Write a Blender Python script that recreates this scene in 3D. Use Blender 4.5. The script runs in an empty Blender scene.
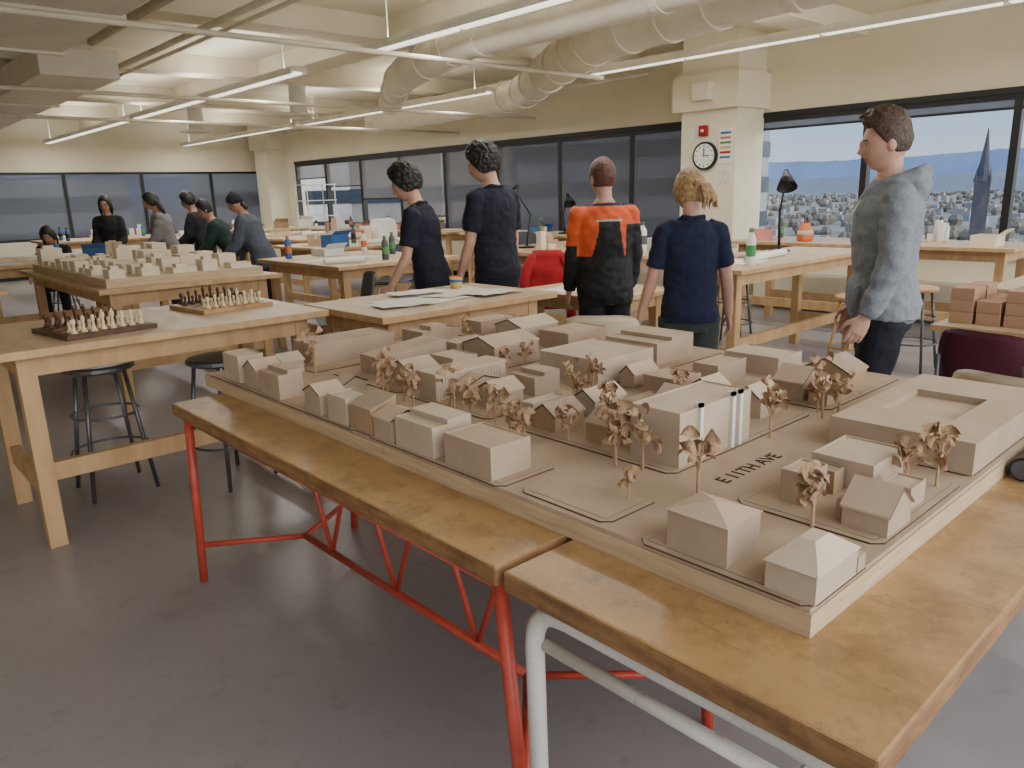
import bpy,bmesh,math,random
from mathutils import Vector,Matrix,noise
random.seed(11)
V=Vector
COL=bpy.context.scene.collection
# ---------------------------------------------------------------- materials
def lin(c):
    return tuple(((x/255.)/12.92 if x/255.<=.04045 else ((x/255.+.055)/1.055)**2.4) for x in c)
def nmat(name):
    m=bpy.data.materials.new(name);m.use_nodes=True
    nt=m.node_tree;return m,nt,nt.nodes['Principled BSDF'],nt.nodes['Material Output']
def pm(name,c1,c2=None,scale=6.,rough=.7,bump=0.,metal=0.,stretch=(1,1,1),detail=4,bscale=None,spec=.5):
    m,nt,b,o=nmat(name);L=nt.links
    c1=lin(c1);c2=lin(c2) if c2 else tuple(x*.86 for x in c1)
    tc=nt.nodes.new('ShaderNodeTexCoord');mp=nt.nodes.new('ShaderNodeMapping');mp.inputs['Scale'].default_value=stretch
    L.new(tc.outputs['Object'],mp.inputs['Vector'])
    n=nt.nodes.new('ShaderNodeTexNoise');n.inputs['Scale'].default_value=scale;n.inputs['Detail'].default_value=detail
    L.new(mp.outputs[0],n.inputs['Vector'])
    r=nt.nodes.new('ShaderNodeValToRGB');r.color_ramp.elements[0].position=.35;r.color_ramp.elements[1].position=.65
    r.color_ramp.elements[0].color=(*c1,1);r.color_ramp.elements[1].color=(*c2,1)
    L.new(n.outputs['Fac'],r.inputs['Fac']);L.new(r.outputs[0],b.inputs['Base Color'])
    b.inputs['Roughness'].default_value=rough;b.inputs['Metallic'].default_value=metal
    b.inputs['Specular IOR Level'].default_value=spec
    if bump:
        n2=nt.nodes.new('ShaderNodeTexNoise');n2.inputs['Scale'].default_value=bscale or scale*4;n2.inputs['Detail'].default_value=3
        L.new(mp.outputs[0],n2.inputs['Vector'])
        bp=nt.nodes.new('ShaderNodeBump');bp.inputs['Strength'].default_value=bump;bp.inputs['Distance'].default_value=.01
        L.new(n2.outputs['Fac'],bp.inputs['Height']);L.new(bp.outputs[0],b.inputs['Normal'])
    return m
def wood(name,c1,c2,stretch=(1,12,12),rough=.5,stain=None,stainamt=.0,sscale=7,sstretch=(1,1,1)):
    m=pm(name,c1,c2,scale=3.,rough=rough,stretch=stretch,detail=6)
    if stain:
        nt=m.node_tree;L=nt.links;b=nt.nodes['Principled BSDF']
        tc=nt.nodes.new('ShaderNodeTexCoord')
        for (sc,ss,p0,p1) in((sscale,sstretch,.53-stainamt*.1,.76),(26,(1,1,1),.60,.70),(5,(14,1,14),.60,.72)):
            mp=nt.nodes.new('ShaderNodeMapping');mp.inputs['Scale'].default_value=ss;L.new(tc.outputs['Object'],mp.inputs[0])
            n=nt.nodes.new('ShaderNodeTexNoise');n.inputs['Scale'].default_value=sc;n.inputs['Detail'].default_value=10;n.inputs['Roughness'].default_value=.75
            L.new(mp.outputs[0],n.inputs['Vector'])
            r=nt.nodes.new('ShaderNodeValToRGB');r.color_ramp.elements[0].position=p0;r.color_ramp.elements[1].position=p1
            r.color_ramp.elements[0].color=(0,0,0,1);r.color_ramp.elements[1].color=(.85,.85,.85,1)
            L.new(n.outputs['Fac'],r.inputs['Fac'])
            mx=nt.nodes.new('ShaderNodeMixRGB');old=b.inputs['Base Color'].links[0].from_socket
            L.new(r.outputs[0],mx.inputs[0]);L.new(old,mx.inputs[1]);mx.inputs[2].default_value=(*lin(stain),1)
            L.new(mx.outputs[0],b.inputs['Base Color'])
    return m
def emis(name,c,s):
    m,nt,b,o=nmat(name);b.inputs['Emission Color'].default_value=(*lin(c),1);b.inputs['Emission Strength'].default_value=s
    b.inputs['Base Color'].default_value=(*lin(c),1);return m
def seethru(name,c,transp,rough=.3,glossy=False):
    m,nt,b,o=nmat(name);nt.nodes.remove(b);L=nt.links
    t=nt.nodes.new('ShaderNodeBsdfTransparent');s=nt.nodes.new('ShaderNodeBsdfGlossy' if glossy else 'ShaderNodeBsdfDiffuse')
    s.inputs['Color'].default_value=(*lin(c),1)
    if glossy:s.inputs['Roughness'].default_value=rough
    mx=nt.nodes.new('ShaderNodeMixShader');mx.inputs[0].default_value=1-transp
    L.new(t.outputs[0],mx.inputs[1]);L.new(s.outputs[0],mx.inputs[2]);L.new(mx.outputs[0],o.inputs[0]);return m

M={}
M['wall']=pm('cream_paint',(232,224,200),(226,217,191),scale=1.5,rough=.8,bump=.05)
M['ceil']=pm('ceiling_paint',(230,222,198),(220,211,186),scale=1.2,rough=.85,bump=.1)
M['beam']=pm('beam_paint',(234,226,202),(223,214,189),scale=1.5,rough=.85,bump=.1)
M['duct']=pm('duct_paint',(230,224,206),(220,213,194),scale=4,rough=.55,bump=.05)
M['pipe']=pm('pipe_paint',(220,211,188),(206,196,172),scale=4,rough=.6)
M['black']=pm('black_frame',(28,28,30),(20,20,22),rough=.45)
M['glass']=seethru('window_glass',(200,215,225),.95,.03,True)
M['shade']=seethru('roller_shade_mesh',(116,120,130),.34)
M['shade2']=seethru('roller_shade_mesh_light',(150,152,158),.5)
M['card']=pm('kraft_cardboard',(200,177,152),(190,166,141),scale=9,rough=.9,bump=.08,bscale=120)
M['card2']=pm('kraft_cardboard_shaded',(178,157,135),(168,147,125),scale=9,rough=.9,bump=.08,bscale=120)  # darker copy of the kraft board, side shade put into the colour
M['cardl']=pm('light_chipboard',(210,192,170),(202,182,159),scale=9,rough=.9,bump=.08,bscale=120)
M['cardl2']=pm('light_chipboard_shaded',(192,174,153),(182,163,142),scale=9,rough=.9,bump=.08,bscale=120)  # wall copy of the light chipboard, darkened to carry side shade
M['cardside']=pm('brown_corrugated_board',(172,144,114),(158,130,100),scale=8,rough=.9)
M['burn']=pm('laser_burnt_edge',(92,72,56),(76,58,45),rough=.9)
M['ink']=pm('lettering_burn',(52,40,32),(44,32,26),rough=.9)
M['mdf']=pm('model_base_board',(184,161,136),(172,149,124),scale=7,rough=.85,bump=.05,bscale=90)
M['plyedge']=wood('plywood_edge',(206,182,148),(188,162,128),stretch=(2,2,30),rough=.8)
M['paperwhite']=pm('white_card',(225,222,215),(215,212,205),rough=.8)
M['leafc']=pm('brown_paper_twist',(180,148,114),(144,114,86),scale=30,rough=.9)
M['trunkc']=pm('paper_trunk',(188,158,125),(162,133,102),scale=20,rough=.9)
M['ttop']=wood('worn_table_top',(188,150,102),(168,130,84),stretch=(3,1,3),rough=.34,stain=(106,78,52),stainamt=.7,sscale=9)
M['ttop2']=wood('drafting_table_top',(208,185,150),(192,167,132),stretch=(5,1.5,5),rough=.4,stain=(152,124,94),stainamt=.1)
M['tedge']=wood('table_edge_wood',(158,118,76),(126,90,58),stretch=(3,3,20),rough=.6,stain=(74,54,38),stainamt=.5)
M['pine']=wood('pine_lumber',(200,164,118),(180,144,100),stretch=(4,4,1),rough=.6)
M['red']=pm('red_enamel',(196,78,60),(176,64,48),scale=12,rough=.4,bump=.05)
M['white']=wood('chipped_white_enamel',(218,214,206),(200,195,184),stretch=(1,1,1),rough=.4,stain=(120,104,86),stainamt=-.6,sscale=16)
M['steel']=pm('grey_steel',(120,122,126),(96,98,104),rough=.35,metal=.7)
M['darkmetal']=pm('dark_metal',(40,40,44),(30,30,34),rough=.4,metal=.3)
M['maroon']=pm('maroon_plastic',(96,42,60),(84,34,52),rough=.35)
M['beige']=pm('beige_plastic',(216,202,172),(206,192,162),rough=.4)
M['greyfab']=pm('grey_plastic',(85,88,94),(74,78,84),rough=.6)
M['whitepl']=pm('white_plastic',(232,230,224),(224,222,216),rough=.4)
M['redcloth']=pm('red_cloth',(178,30,38),(150,22,30),rough=.9)
M['paper']=pm('paper',(236,234,226),(228,226,218),rough=.8)
M['plan']=pm('drawing_paper',(226,222,212),(206,200,188),scale=25,rough=.8)
M['lens']=emis('lamp_lens',(255,250,240),1.8)
M['fix']=pm('fixture_white',(225,222,210),(215,211,198),rough=.5)
M['chessd']=pm('walnut',(88,56,40),(66,40,28),scale=20,rough=.4)
M['chessl']=pm('maple',(226,204,168),(214,190,152),scale=20,rough=.4)
M['clock']=pm('clock_face',(240,240,236),(236,236,232),rough=.4)
M['blue']=pm('blue_print',(60,110,170),(50,96,156));M['green']=pm('green_print',(80,150,90),(66,134,80))
M['orange']=pm('orange_print',(214,116,62),(200,104,54));M['yellow']=pm('yellow_print',(222,188,96),(208,172,82))
M['pink']=pm('pink_print',(214,142,132),(200,128,120))
def floor_mat():
    m,nt,b,o=nmat('polished_concrete');L=nt.links
    tc=nt.nodes.new('ShaderNodeTexCoord');n=nt.nodes.new('ShaderNodeTexNoise');n.inputs['Scale'].default_value=.9;n.inputs['Detail'].default_value=8
    n2=nt.nodes.new('ShaderNodeTexNoise');n2.inputs['Scale'].default_value=9;n2.inputs['Detail'].default_value=9;n2.inputs['Roughness'].default_value=.8
    L.new(tc.outputs['Object'],n.inputs['Vector']);L.new(tc.outputs['Object'],n2.inputs['Vector'])
    r=nt.nodes.new('ShaderNodeValToRGB');r.color_ramp.elements[0].position=.3;r.color_ramp.elements[1].position=.7
    r.color_ramp.elements[0].color=(*lin((140,135,136)),1);r.color_ramp.elements[1].color=(*lin((158,152,152)),1)
    r2=nt.nodes.new('ShaderNodeValToRGB');r2.color_ramp.elements[0].position=.28;r2.color_ramp.elements[1].position=.46
    r2.color_ramp.elements[0].color=(.72,.7,.68,1);r2.color_ramp.elements[1].color=(1,1,1,1)
    mx=nt.nodes.new('ShaderNodeMixRGB');mx.blend_type='MULTIPLY';mx.inputs[0].default_value=1
    L.new(n.outputs['Fac'],r.inputs['Fac']);L.new(n2.outputs['Fac'],r2.inputs['Fac']);L.new(r.outputs[0],mx.inputs[1]);L.new(r2.outputs[0],mx.inputs[2])
    L.new(mx.outputs[0],b.inputs['Base Color']);b.inputs['Roughness'].default_value=.3
    return m
M['floor']=floor_mat()

# ---------------------------------------------------------------- mesh helpers
def basis(t,ref=None):
    t=t.normalized();r=ref or (V((0,0,1)) if abs(t.z)<.9 else V((0,1,0)))
    u=r.cross(t)
    if u.length<1e-5:u=V((1,0,0)).cross(t)
    u.normalize();return u,t.cross(u)
class MB:
    def __init__(s):s.bm=bmesh.new()
    def face(s,vs,mi=0):
        try:
            f=s.bm.faces.new(vs);f.material_index=mi;return f
        except ValueError:return None
    def box(s,x0,x1,y0,y1,z0,z1,mi=0,top=None,mat=None):
        P=[V(p) for p in((x0,y0,z0),(x1,y0,z0),(x1,y1,z0),(x0,y1,z0),(x0,y0,z1),(x1,y0,z1),(x1,y1,z1),(x0,y1,z1))]
        if mat is not None:P=[mat@p for p in P]
        v=[s.bm.verts.new(p) for p in P]
        for i,f in enumerate(((3,2,1,0),(4,5,6,7),(0,1,5,4),(1,2,6,5),(2,3,7,6),(3,0,4,7))):
            s.face([v[j] for j in f],top if (i==1 and top is not None) else mi)
    def loft(s,secs,n=14,mi=0,cap=True):
        rings=[]
        for c,ax,ay in secs:
            rings.append([s.bm.verts.new(c+ax*math.cos(2*math.pi*i/n)+ay*math.sin(2*math.pi*i/n)) for i in range(n)])
        for a,b in zip(rings,rings[1:]):
            for i in range(n):s.face((a[i],a[(i+1)%n],b[(i+1)%n],b[i]),mi)
        if cap:
            s.face(rings[0][::-1],mi);s.face(rings[-1],mi)
    def cyl(s,p0,p1,r0,r1=None,n=14,mi=0):
        p0=V(p0);p1=V(p1);r1=r0 if r1 is None else r1;u,w=basis(p1-p0)
        s.loft([(p0,u*r0,w*r0),(p1,u*r1,w*r1)],n,mi)
    def tube(s,pts,r,n=10,mi=0,round_=False,sq=1.):
        pts=[V(p) for p in pts];rs=r if isinstance(r,(list,tuple)) else [r]*len(pts)
        secs=[];u=None
        for i,p in enumerate(pts):
            t=((pts[min(i+1,len(pts)-1)]-p).normalized()+(p-pts[max(i-1,0)]).normalized())
            if t.length<1e-6:t=V((0,0,1))
            t.normalize()
            if u is None:u,w=basis(t)
            else:
                u=(u-t*u.dot(t))
                if u.length<1e-4:u,w=basis(t)
                u.normalize();w=t.cross(u)
            if i==0 and round_:
                secs+= [(p-t*rs[0]*.95,u*rs[0]*.3,w*rs[0]*.3),(p-t*rs[0]*.6,u*rs[0]*.8,w*rs[0]*.8)]
            secs.append((p,u*rs[i],w*rs[i]*sq))
            if i==len(pts)-1 and round_:
                secs+= [(p+t*rs[i]*.6,u*rs[i]*.8,w*rs[i]*.8),(p+t*rs[i]*.95,u*rs[i]*.3,w*rs[i]*.3)]
        s.loft(secs,n,mi)
    def ell(s,c,r,n=16,m=10,mi=0,mat=None):
        c=V(c);rings=[]
        def tr(p):return mat@p if mat is not None else p
        top=s.bm.verts.new(tr(c+V((0,0,r[2]))));bot=s.bm.verts.new(tr(c-V((0,0,r[2]))))
        for j in range(1,m):
            a=math.pi*j/m
            rings.append([s.bm.verts.new(tr(c+V((r[0]*math.sin(a)*math.cos(2*math.pi*i/n),r[1]*math.sin(a)*math.sin(2*math.pi*i/n),r[2]*math.cos(a))))) for i in range(n)])
        for i in range(n):
            s.face((top,rings[0][i],rings[0][(i+1)%n]),mi);s.face((bot,rings[-1][(i+1)%n],rings[-1][i]),mi)
        for a,b in zip(rings,rings[1:]):
            for i in range(n):s.face((a[i],b[i],b[(i+1)%n],a[(i+1)%n]),mi)
    def lathe(s,prof,n=16,mi=0,c=(0,0,0)):
        c=V(c);s.loft([(c+V((0,0,z)),V((r,0,0)),V((0,r,0))) for r,z in prof],n,mi)
    def poly(s,pts,h,z0,mi=0):
        a=[s.bm.verts.new((x,y,z0)) for x,y in pts];b=[s.bm.verts.new((x,y,z0+h)) for x,y in pts];n=len(pts)
        s.face(a[::-1],mi);s.face(b,mi)
        for i in range(n):s.face((a[i],a[(i+1)%n],b[(i+1)%n],b[i]),mi)
    def obj(s,name,mats,parent=None,smooth=False,loc=(0,0,0),rz=0,bevel=0):
        bmesh.ops.recalc_face_normals(s.bm,faces=s.bm.faces[:])
        me=bpy.data.meshes.new(name);s.bm.to_mesh(me);s.bm.free()
        return mkobj(name,me,mats,parent,smooth,loc,rz,bevel)
def mkobj(name,me,mats,parent=None,smooth=False,loc=(0,0,0),rz=0,bevel=0):
    if not isinstance(mats,(list,tuple)):mats=[mats]
    idx=[p.material_index for p in me.polygons]
    me.materials.clear()
    for m in mats:me.materials.append(M[m] if isinstance(m,str) else m)
    if len(mats)>1:me.polygons.foreach_set('material_index',idx)
    if smooth:
        me.polygons.foreach_set('use_smooth',[True]*len(me.polygons))
    me.update()
    ob=bpy.data.objects.new(name,me);ob.location=loc;ob.rotation_euler=(0,0,rz);COL.objects.link(ob)
    if parent:ob.parent=parent
    if bevel:
        b=ob.modifiers.new('bevel','BEVEL');b.width=bevel;b.segments=2;b.limit_method='ANGLE'
    return ob
def tag(o,label,cat,group=None,kind=None):
    o['label']=label;o['category']=cat
    if group:o['group']=group
    if kind:o['kind']=kind
    return o
def thing(name,label,cat,loc=(0,0,0),rz=0,group=None):
    e=bpy.data.objects.new(name,None);e.empty_display_size=.1;e.location=loc;e.rotation_euler=(0,0,rz);COL.objects.link(e)
    return tag(e,label,cat,group)
def dup(o,loc,rz=0,scale=None,label=None):
    def rec(a,par):
        b=a.copy();COL.objects.link(b);b.parent=par
        for ch in a.children:rec(ch,b)
        return b
    b=rec(o,o.parent);b.location=loc;b.rotation_euler=(0,0,rz)
    if scale:b.scale=(scale,)*3
    if label:b['label']=label
    return b
def fillet(pts,rad,seg=5):
    pts=[V(p) for p in pts];out=[pts[0]]
    for i in range(1,len(pts)-1):
        a,b,c=pts[i-1],pts[i],pts[i+1];d1=(a-b).normalized();d2=(c-b).normalized()
        p0=b+d1*rad;p2=b+d2*rad
        for k in range(seg+1):
            t=k/seg;out.append(p0*(1-t)**2+b*2*t*(1-t)+p2*t*t)
    out.append(pts[-1]);return out
def struct(o):o['kind']='structure';return o

# ---------------------------------------------------------------- room
XE=8.8;YN=18.5;ZC=3.2
m=MB();m.box(-3,XE+.2,-3,YN+.2,-.15,0);struct(m.obj('floor','floor'))
m=MB();m.box(-3,XE+.2,-1.0,YN+.2,ZC,ZC+.2);struct(m.obj('ceiling','ceil'))
m=MB();m.box(-3.2,-3,-1.0,YN+.2,0,ZC);struct(m.obj('wall_west_blocker','wall'))  # unseen wall, added to block light coming from the west
SILL=.77;HEAD=2.25
e=[.97-1.43*1,.97,2.40,3.83,5.26]
bk=[6.15,7.09,8.5,9.95,11.4,12.82,14.25,15.7,17.1]
m=MB()
m.box(XE,XE+.2,-1,YN+.2,0,SILL);m.box(XE,XE+.2,-1,YN+.2,HEAD,ZC)
m.box(XE,XE+.2,5.26,6.15,SILL,HEAD);m.box(XE,XE+.2,17.1,YN+.2,SILL,HEAD);m.box(XE,XE+.2,-1,-.46,SILL,HEAD)
struct(m.obj('wall_east','wall'))
m=MB();nx=[-.35,1.15,2.7,4.25,5.8,7.35,8.75]
m.box(-3,XE,YN,YN+.2,0,SILL);m.box(-3,XE,YN,YN+.2,HEAD-.1,ZC);m.box(-3,-.35,YN,YN+.2,SILL,HEAD-.1);m.box(8.75,XE,YN,YN+.2,SILL,HEAD-.1)
struct(m.obj('wall_north','wall'))
wn=[0]
def win(axis,a,b,z0,z1,shade=None,shm='shade'):
    wn[0]+=1;p=wn[0];f=.035
    e=bpy.data.objects.new('window_%d'%p,None);COL.objects.link(e);struct(e)
    def bx(m,u0,u1,d0,d1,zz0,zz1):
        if axis=='E':m.box(XE+d0,XE+d1,u0,u1,zz0,zz1)
        else:m.box(u0,u1,YN+d0,YN+d1,zz0,zz1)
    m=MB();bx(m,a,a+f,.0,.1,z0,z1);bx(m,b-f,b,.0,.1,z0,z1);bx(m,a+f,b-f,.0,.1,z0,z0+f*1.4);bx(m,a+f,b-f,.0,.1,z1-.05,z1)
    m.obj('frame','black',e)
    m=MB();bx(m,a+f,b-f,.05,.056,z0+f*1.4,z1-.05);m.obj('pane','glass',e)
    if shade is not None:
        zb=z1-.05-(z1-z0-.1)*shade
        m=MB();bx(m,a+f,b-f,.012,.016,zb,z1-.05);m.obj('roller_shade',shm,e)
        m=MB();bx(m,a+f,b-f,.006,.022,zb-.025,zb);m.obj('shade_hem','black',e)
for i,(a,b) in enumerate(zip(e[:-1],e[1:])):win('E',a,b,SILL,HEAD,.05 if i in(1,2,3) else .1)
sh=[1,.95,1,.97,.8,.55,.35,.2]
for i,(a,b) in enumerate(zip(bk[:-1],bk[1:])):win('E',a,b,SILL,HEAD,sh[i],'shade' if i<4 else 'shade2')
for i,(a,b) in enumerate(zip(nx[:-1],nx[1:])):win('N',a,b,SILL,HEAD-.1,1.0)
for i,(x0_,y0_,y1_,z0_,z1_) in enumerate(((8.78,-.46,5.07,HEAD,HEAD+.06),(8.78,6.15,17.1,HEAD,HEAD+.06),(8.72,-.46,5.07,SILL-.05,SILL),(8.72,6.15,17.1,SILL-.05,SILL))):
    m=MB();m.box(x0_,XE,y0_,y1_,z0_,z1_);struct(m.obj('trim_%d'%(i+1),'black'))
m=MB();m.box(8.62,XE,-1,5.0,.05,.45);struct(m.obj('trim_5','wall'))
m=MB();m.box(8.786,XE,-1,YN,0,.1);struct(m.obj('baseboard_east','black'))
m=MB();m.box(-3,8.78,YN-.014,YN,0,.1);struct(m.obj('baseboard_north','black'))
m=MB();m.box(8.2,XE,5.07,5.83,0,ZC);m.box(8.1,XE,5.0,5.9,2.35,2.75);struct(m.obj('wall_pilaster','wall'))
m=MB();m.box(8.3,XE,17.5,18.1,0,ZC);m.box(8.22,XE,17.42,18.18,2.6,ZC);struct(m.obj('wall_column','wall'))
ti=6
for y in(1.0,3.9,6.9,9.9,12.9,15.9):
    m=MB();m.box(-3,XE,y,y+.35,2.99,ZC);struct(m.obj('trim_%d'%ti,'beam'));ti+=1
for x in(.6,4.7):
    m=MB();m.box(x,x+.4,-1,YN,2.985,ZC);struct(m.obj('trim_%d'%ti,'beam'));ti+=1
d=thing('rectangular_duct','large cream painted rectangular air duct under the ceiling','duct',(0,0,0))
m=MB();m.box(.1,1.75,2.4,7.1,2.62,2.96);m.obj('duct_body','duct',d,bevel=.01)
for y in(2.5,4.0,5.5,7.0):
    m=MB();m.box(.08,1.77,y,y+.05,2.6,2.98);m.obj('duct_flange','duct',d)
m=MB();m.box(1.9,2.6,8.5,15,2.66,2.92);m.box(1.88,2.62,11,11.05,2.64,2.94)
tag(m.obj('rectangular_duct','duct',bevel=.01),'cream painted rectangular duct hanging under ceiling beams','duct')
def rduct(pts,r,label):
    path=fillet(pts,r*1.5,6);dense=[]
    for a,b in zip(path,path[1:]):
        k=max(1,int((b-a).length/.05))
        for j in range(k):dense.append(a+(b-a)*(j/k))
    dense.append(path[-1])
    e=thing('round_duct',label,'duct',group='round air ducts')
    m=MB();rs=[r*(1.012 if i%2==0 else 1.) for i in range(len(dense))];m.tube(dense,rs,28);m.obj('duct_body','duct',e,smooth=True)
    P=[V(p) for p in pts]
    for a,b in zip(P,P[1:]):
        dn=(b-a);l=dn.length;dn.normalize()
        for q in([.35] if l<1.2 else [r*1.6,l*.5,l-r*1.6]):
            c=a+dn*q;m=MB();m.cyl(c-dn*.03,c+dn*.03,r*1.07,n=28);m.obj('duct_collar','duct',e,smooth=False)
    return e
rduct([(7.9,12.2,2.76),(7.55,8.0,2.76),(6.3,6.15,2.76),(5.35,4.6,2.76),(5.0,3.0,2.76),(4.95,.2,2.76)],.205,'thick cream spiral air duct with elbow bends')
rduct([(6.3,9.3,2.72),(5.1,7.3,2.72),(4.45,5.4,2.74),(4.35,1.2,2.74)],.165,'cream spiral air duct running beside the light row')
def pipe(p0,p1,r,lab):
    m=MB();m.cyl(p0,p1,r,n=8);return tag(m.obj('ceiling_pipe','pipe',smooth=True),lab,'pipe',group='ceiling pipes')
for (a,b,r) in(((2.9,-.8,2.93),(2.9,18.4,2.93),.03),((3.1,-.8,2.94),(3.1,18.4,2.94),.02),((8.4,6.5,2.9),(8.4,17.3,2.9),.03),((-1,8.3,2.5),(8.1,8.3,2.5),.02),((2.7,12.35,2.9),(7.6,12.35,2.9),.03),((-1,5.2,2.52),(6.0,5.2,2.52),.02),((2.3,2,2.93),(2.3,8.2,2.93),.04),((-1,10.8,2.5),(8.7,10.8,2.5),.02),((.2,8,2.9),(.2,18,2.9),.05)):
    pipe(a,b,r,'thin cream painted pipe running under the ceiling')
def linlight(x,y0,y1,z):
    e=thing('pendant_linear_light','long slim white linear light fixture hung on thin rods','ceiling light',(x,0,z),group='linear light fixtures')
    m=MB();m.box(-.07,.07,y0,y1,.02,.07);m.box(-.09,-.07,y0,y1,.0,.05);m.box(.07,.09,y0,y1,0,.05);m.obj('housing','fix',e)
    k=max(1,int(round((y1-y0)/1.25)))
    for i in range(k):
        a=y0+(y1-y0)*i/k;b=y0+(y1-y0)*(i+1)/k
        m=MB();m.box(-.045,.045,a+.03,b-.03,.0,.018);m.obj('lamp_lens','lens',e)
    for yy in(y0+.3,y1-.3):
        m=MB();m.cyl((0,yy,.07),(0,yy,ZC-z),.006,n=6);m.obj('hanger','fix',e)
ROWS=((3.95,7.4,12.5),(3.95,12.7,18),(3.95,2.4,6.1),(6.65,7.6,12.4),(6.65,12.6,18),(6.65,.6,6.1))
LZ=2.68
for x,y0,y1 in ROWS:linlight(x,y0,y1,LZ)
m0=None
for i,(x,y) in enumerate(((7.6,9.9),(5.3,13.7))):
    if m0 is None:
        m0=thing('ceiling_diffuser','round white ceiling air diffuser','ceiling vent',(5.6,10.6,2.62),group='round diffusers')
        m=MB();m.lathe([(.26,0),(.27,.02),(.12,.06),(.12,.57)],24);m.obj('diffuser_body','fix',m0,smooth=False)
        m=MB();m.lathe([(.16,-.02),(.17,-.01),(.02,.0)],24);m.obj('diffuser_cone','duct',m0)
    else:dup(m0,(x,y,2.62))
# wall things
c=thing('wall_clock','round black-rimmed wall clock on the column','clock',(8.2,5.47,1.83))
m=MB();m.cyl((0,0,0),(-.04,0,0),.165,n=32);m.obj('rim','black',c)
m=MB();m.cyl((-.04,0,0),(-.045,0,0),.14,n=32);m.obj('dial','clock',c)
m=MB();m.box(-.052,-.048,-.006,.006,-.01,.09);m.obj('hour_hand','black',c)
m=MB();m.box(-.056,-.053,-.08,.0,-.005,.005);m.obj('minute_hand','black',c)
m=MB()
for k in range(12):
    a=k*math.pi/6;m.box(-.049,-.045,-.004,.004,.105,.13,mat=Matrix.Rotation(a,4,'X'))
m.obj('hour_marks','black',c)
fa=thing('fire_alarm','small red fire alarm box on the column','fire alarm',(8.2,5.5,2.12))
m=MB();m.box(-.05,0,-.055,.055,-.06,.06);m.obj('housing','redcloth',fa,bevel=.006)
m=MB();m.box(-.058,-.05,-.02,.02,-.015,.015);m.obj('strobe','whitepl',fa)
p=thing('poster','white poster with coloured horizontal stripes taped to the column','poster',(8.19,5.2,1.93))
m=MB();m.box(0,.005,-.09,.09,-.2,.2);m.obj('sheet','paper',p)
for i,cn in enumerate(('blue','orange','green','yellow','redcloth','blue')):
    m=MB();m.box(-.003,0,-.07,.07,.135-i*.055,.16-i*.055);m.obj('stripe',cn,p)
for (y,z,w,h,l,mt) in((5.66,1.62,.07,.1,'small white notice taped to the column','paper'),(5.2,1.58,.06,.09,'small notice sheet pinned below the poster','plan'),(5.68,2.1,.04,.06,'small framed notice near the clock','paper')):
    m=MB();m.box(8.192,8.198,y-w,y+w,z-h,z+h);tag(m.obj('notice',mt),l,'notice')
sp=thing('loudspeaker','small white box speaker high on the column','speaker',(8.1,5.45,2.55))
m=MB();m.box(-.1,0,-.12,.12,-.1,.1);m.obj('housing','fix',sp,bevel=.01)
m=MB();m.box(-.105,-.1,-.1,.1,-.08,.08);m.obj('grille','duct',sp)

# ---------------------------------------------------------------- tables
def wtable(x0,x1,y0,y1,z,label,top='ttop2',leg=.07,thick=.035,name='drafting_table',inset=.1):
    cx,cy=(x0+x1)/2,(y0+y1)/2;a,b=(x1-x0)/2,(y1-y0)/2
    e=thing(name,label,'table',(cx,cy,0))
    m=MB();m.box(-a,a,-b,b,z-thick,z,mi=1,top=0);m.obj('table_top',[top,'pine'],e,bevel=.004)
    m=MB();q=inset-.01
    m.box(-a+q,a-q,-b+q,-b+q+.025,z-thick-.09,z-thick);m.box(-a+q,a-q,b-q-.025,b-q,z-thick-.09,z-thick)
    m.box(-a+q,-a+q+.025,-b+q,b-q,z-thick-.09,z-thick);m.box(a-q-.025,a-q,-b+q,b-q,z-thick-.09,z-thick);m.obj('apron','pine',e)
    for sx in(-1,1):
        for sy in(-1,1):
            px=sx*(a-inset-.02);py=sy*(b-inset-.02);m=MB()
            m.box(px-leg/2,px+leg/2,py-leg/2,py+leg/2,0,z-thick);m.obj('leg','pine',e)
    yy=b-inset-.02;xx=a-inset-.02
    for sx in(-1,1):
        m=MB();m.box(sx*xx-.02,sx*xx+.02,-yy,yy,.22,.31);m.obj('stretcher','pine',e)
    m=MB();m.box(-xx,xx,-yy-.02,-yy+.02,.3,.38);m.obj('stretcher','pine',e)
    return e
T1=wtable(.47,1.97,3.6,4.55,.9,'tall pine drafting table carrying two chess sets')
T2=wtable(1.99,3.2,3.12,3.92,.9,'tall pine drafting table covered with drawing sheets')
T3=wtable(1.42,2.75,5.75,8.35,.9,'long pine table carrying a pale massing model')
TM=wtable(3.95,4.72,3.35,4.3,.75,'pine work table with plans behind the students')
TR=wtable(4.75,6.9,2.85,3.6,.9,'long drafting table with bottle and papers')
TRR=wtable(4.2,5.3,.0,1.42,.75,'work table holding stacked wooden blocks',inset=.08)
TB2=wtable(5.15,6.9,4.2,6.3,.9,'cluttered drafting table near the windows')
TT=[(3.3,4.6,5.8,7.4),(1.2,2.75,9.1,10.8),(4.4,6.0,8.0,9.4),(5.2,6.9,10.2,12.0),(4.2,5.1,11.3,13),(2.9,4.9,14.2,15.6),(5.6,7.3,14.2,15.6),(7.35,8.2,1.9,4.6),(7.4,8.25,6.6,9.3),(7.4,8.25,9.6,12.4),(7.4,8.25,12.8,15.6),(-.6,1.0,6.4,7.6),(.2,1.1,8.6,10.6),(5.6,6.6,.3,1.6)]
TTo=[wtable(*t,.9 if i!=13 else .78,'pine studio work table crowded with student materials') for i,t in enumerate(TT)]
def pt(m,pts,r=.016,f=0):m.tube(fillet(pts,f,5) if f else pts,r,12)
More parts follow.
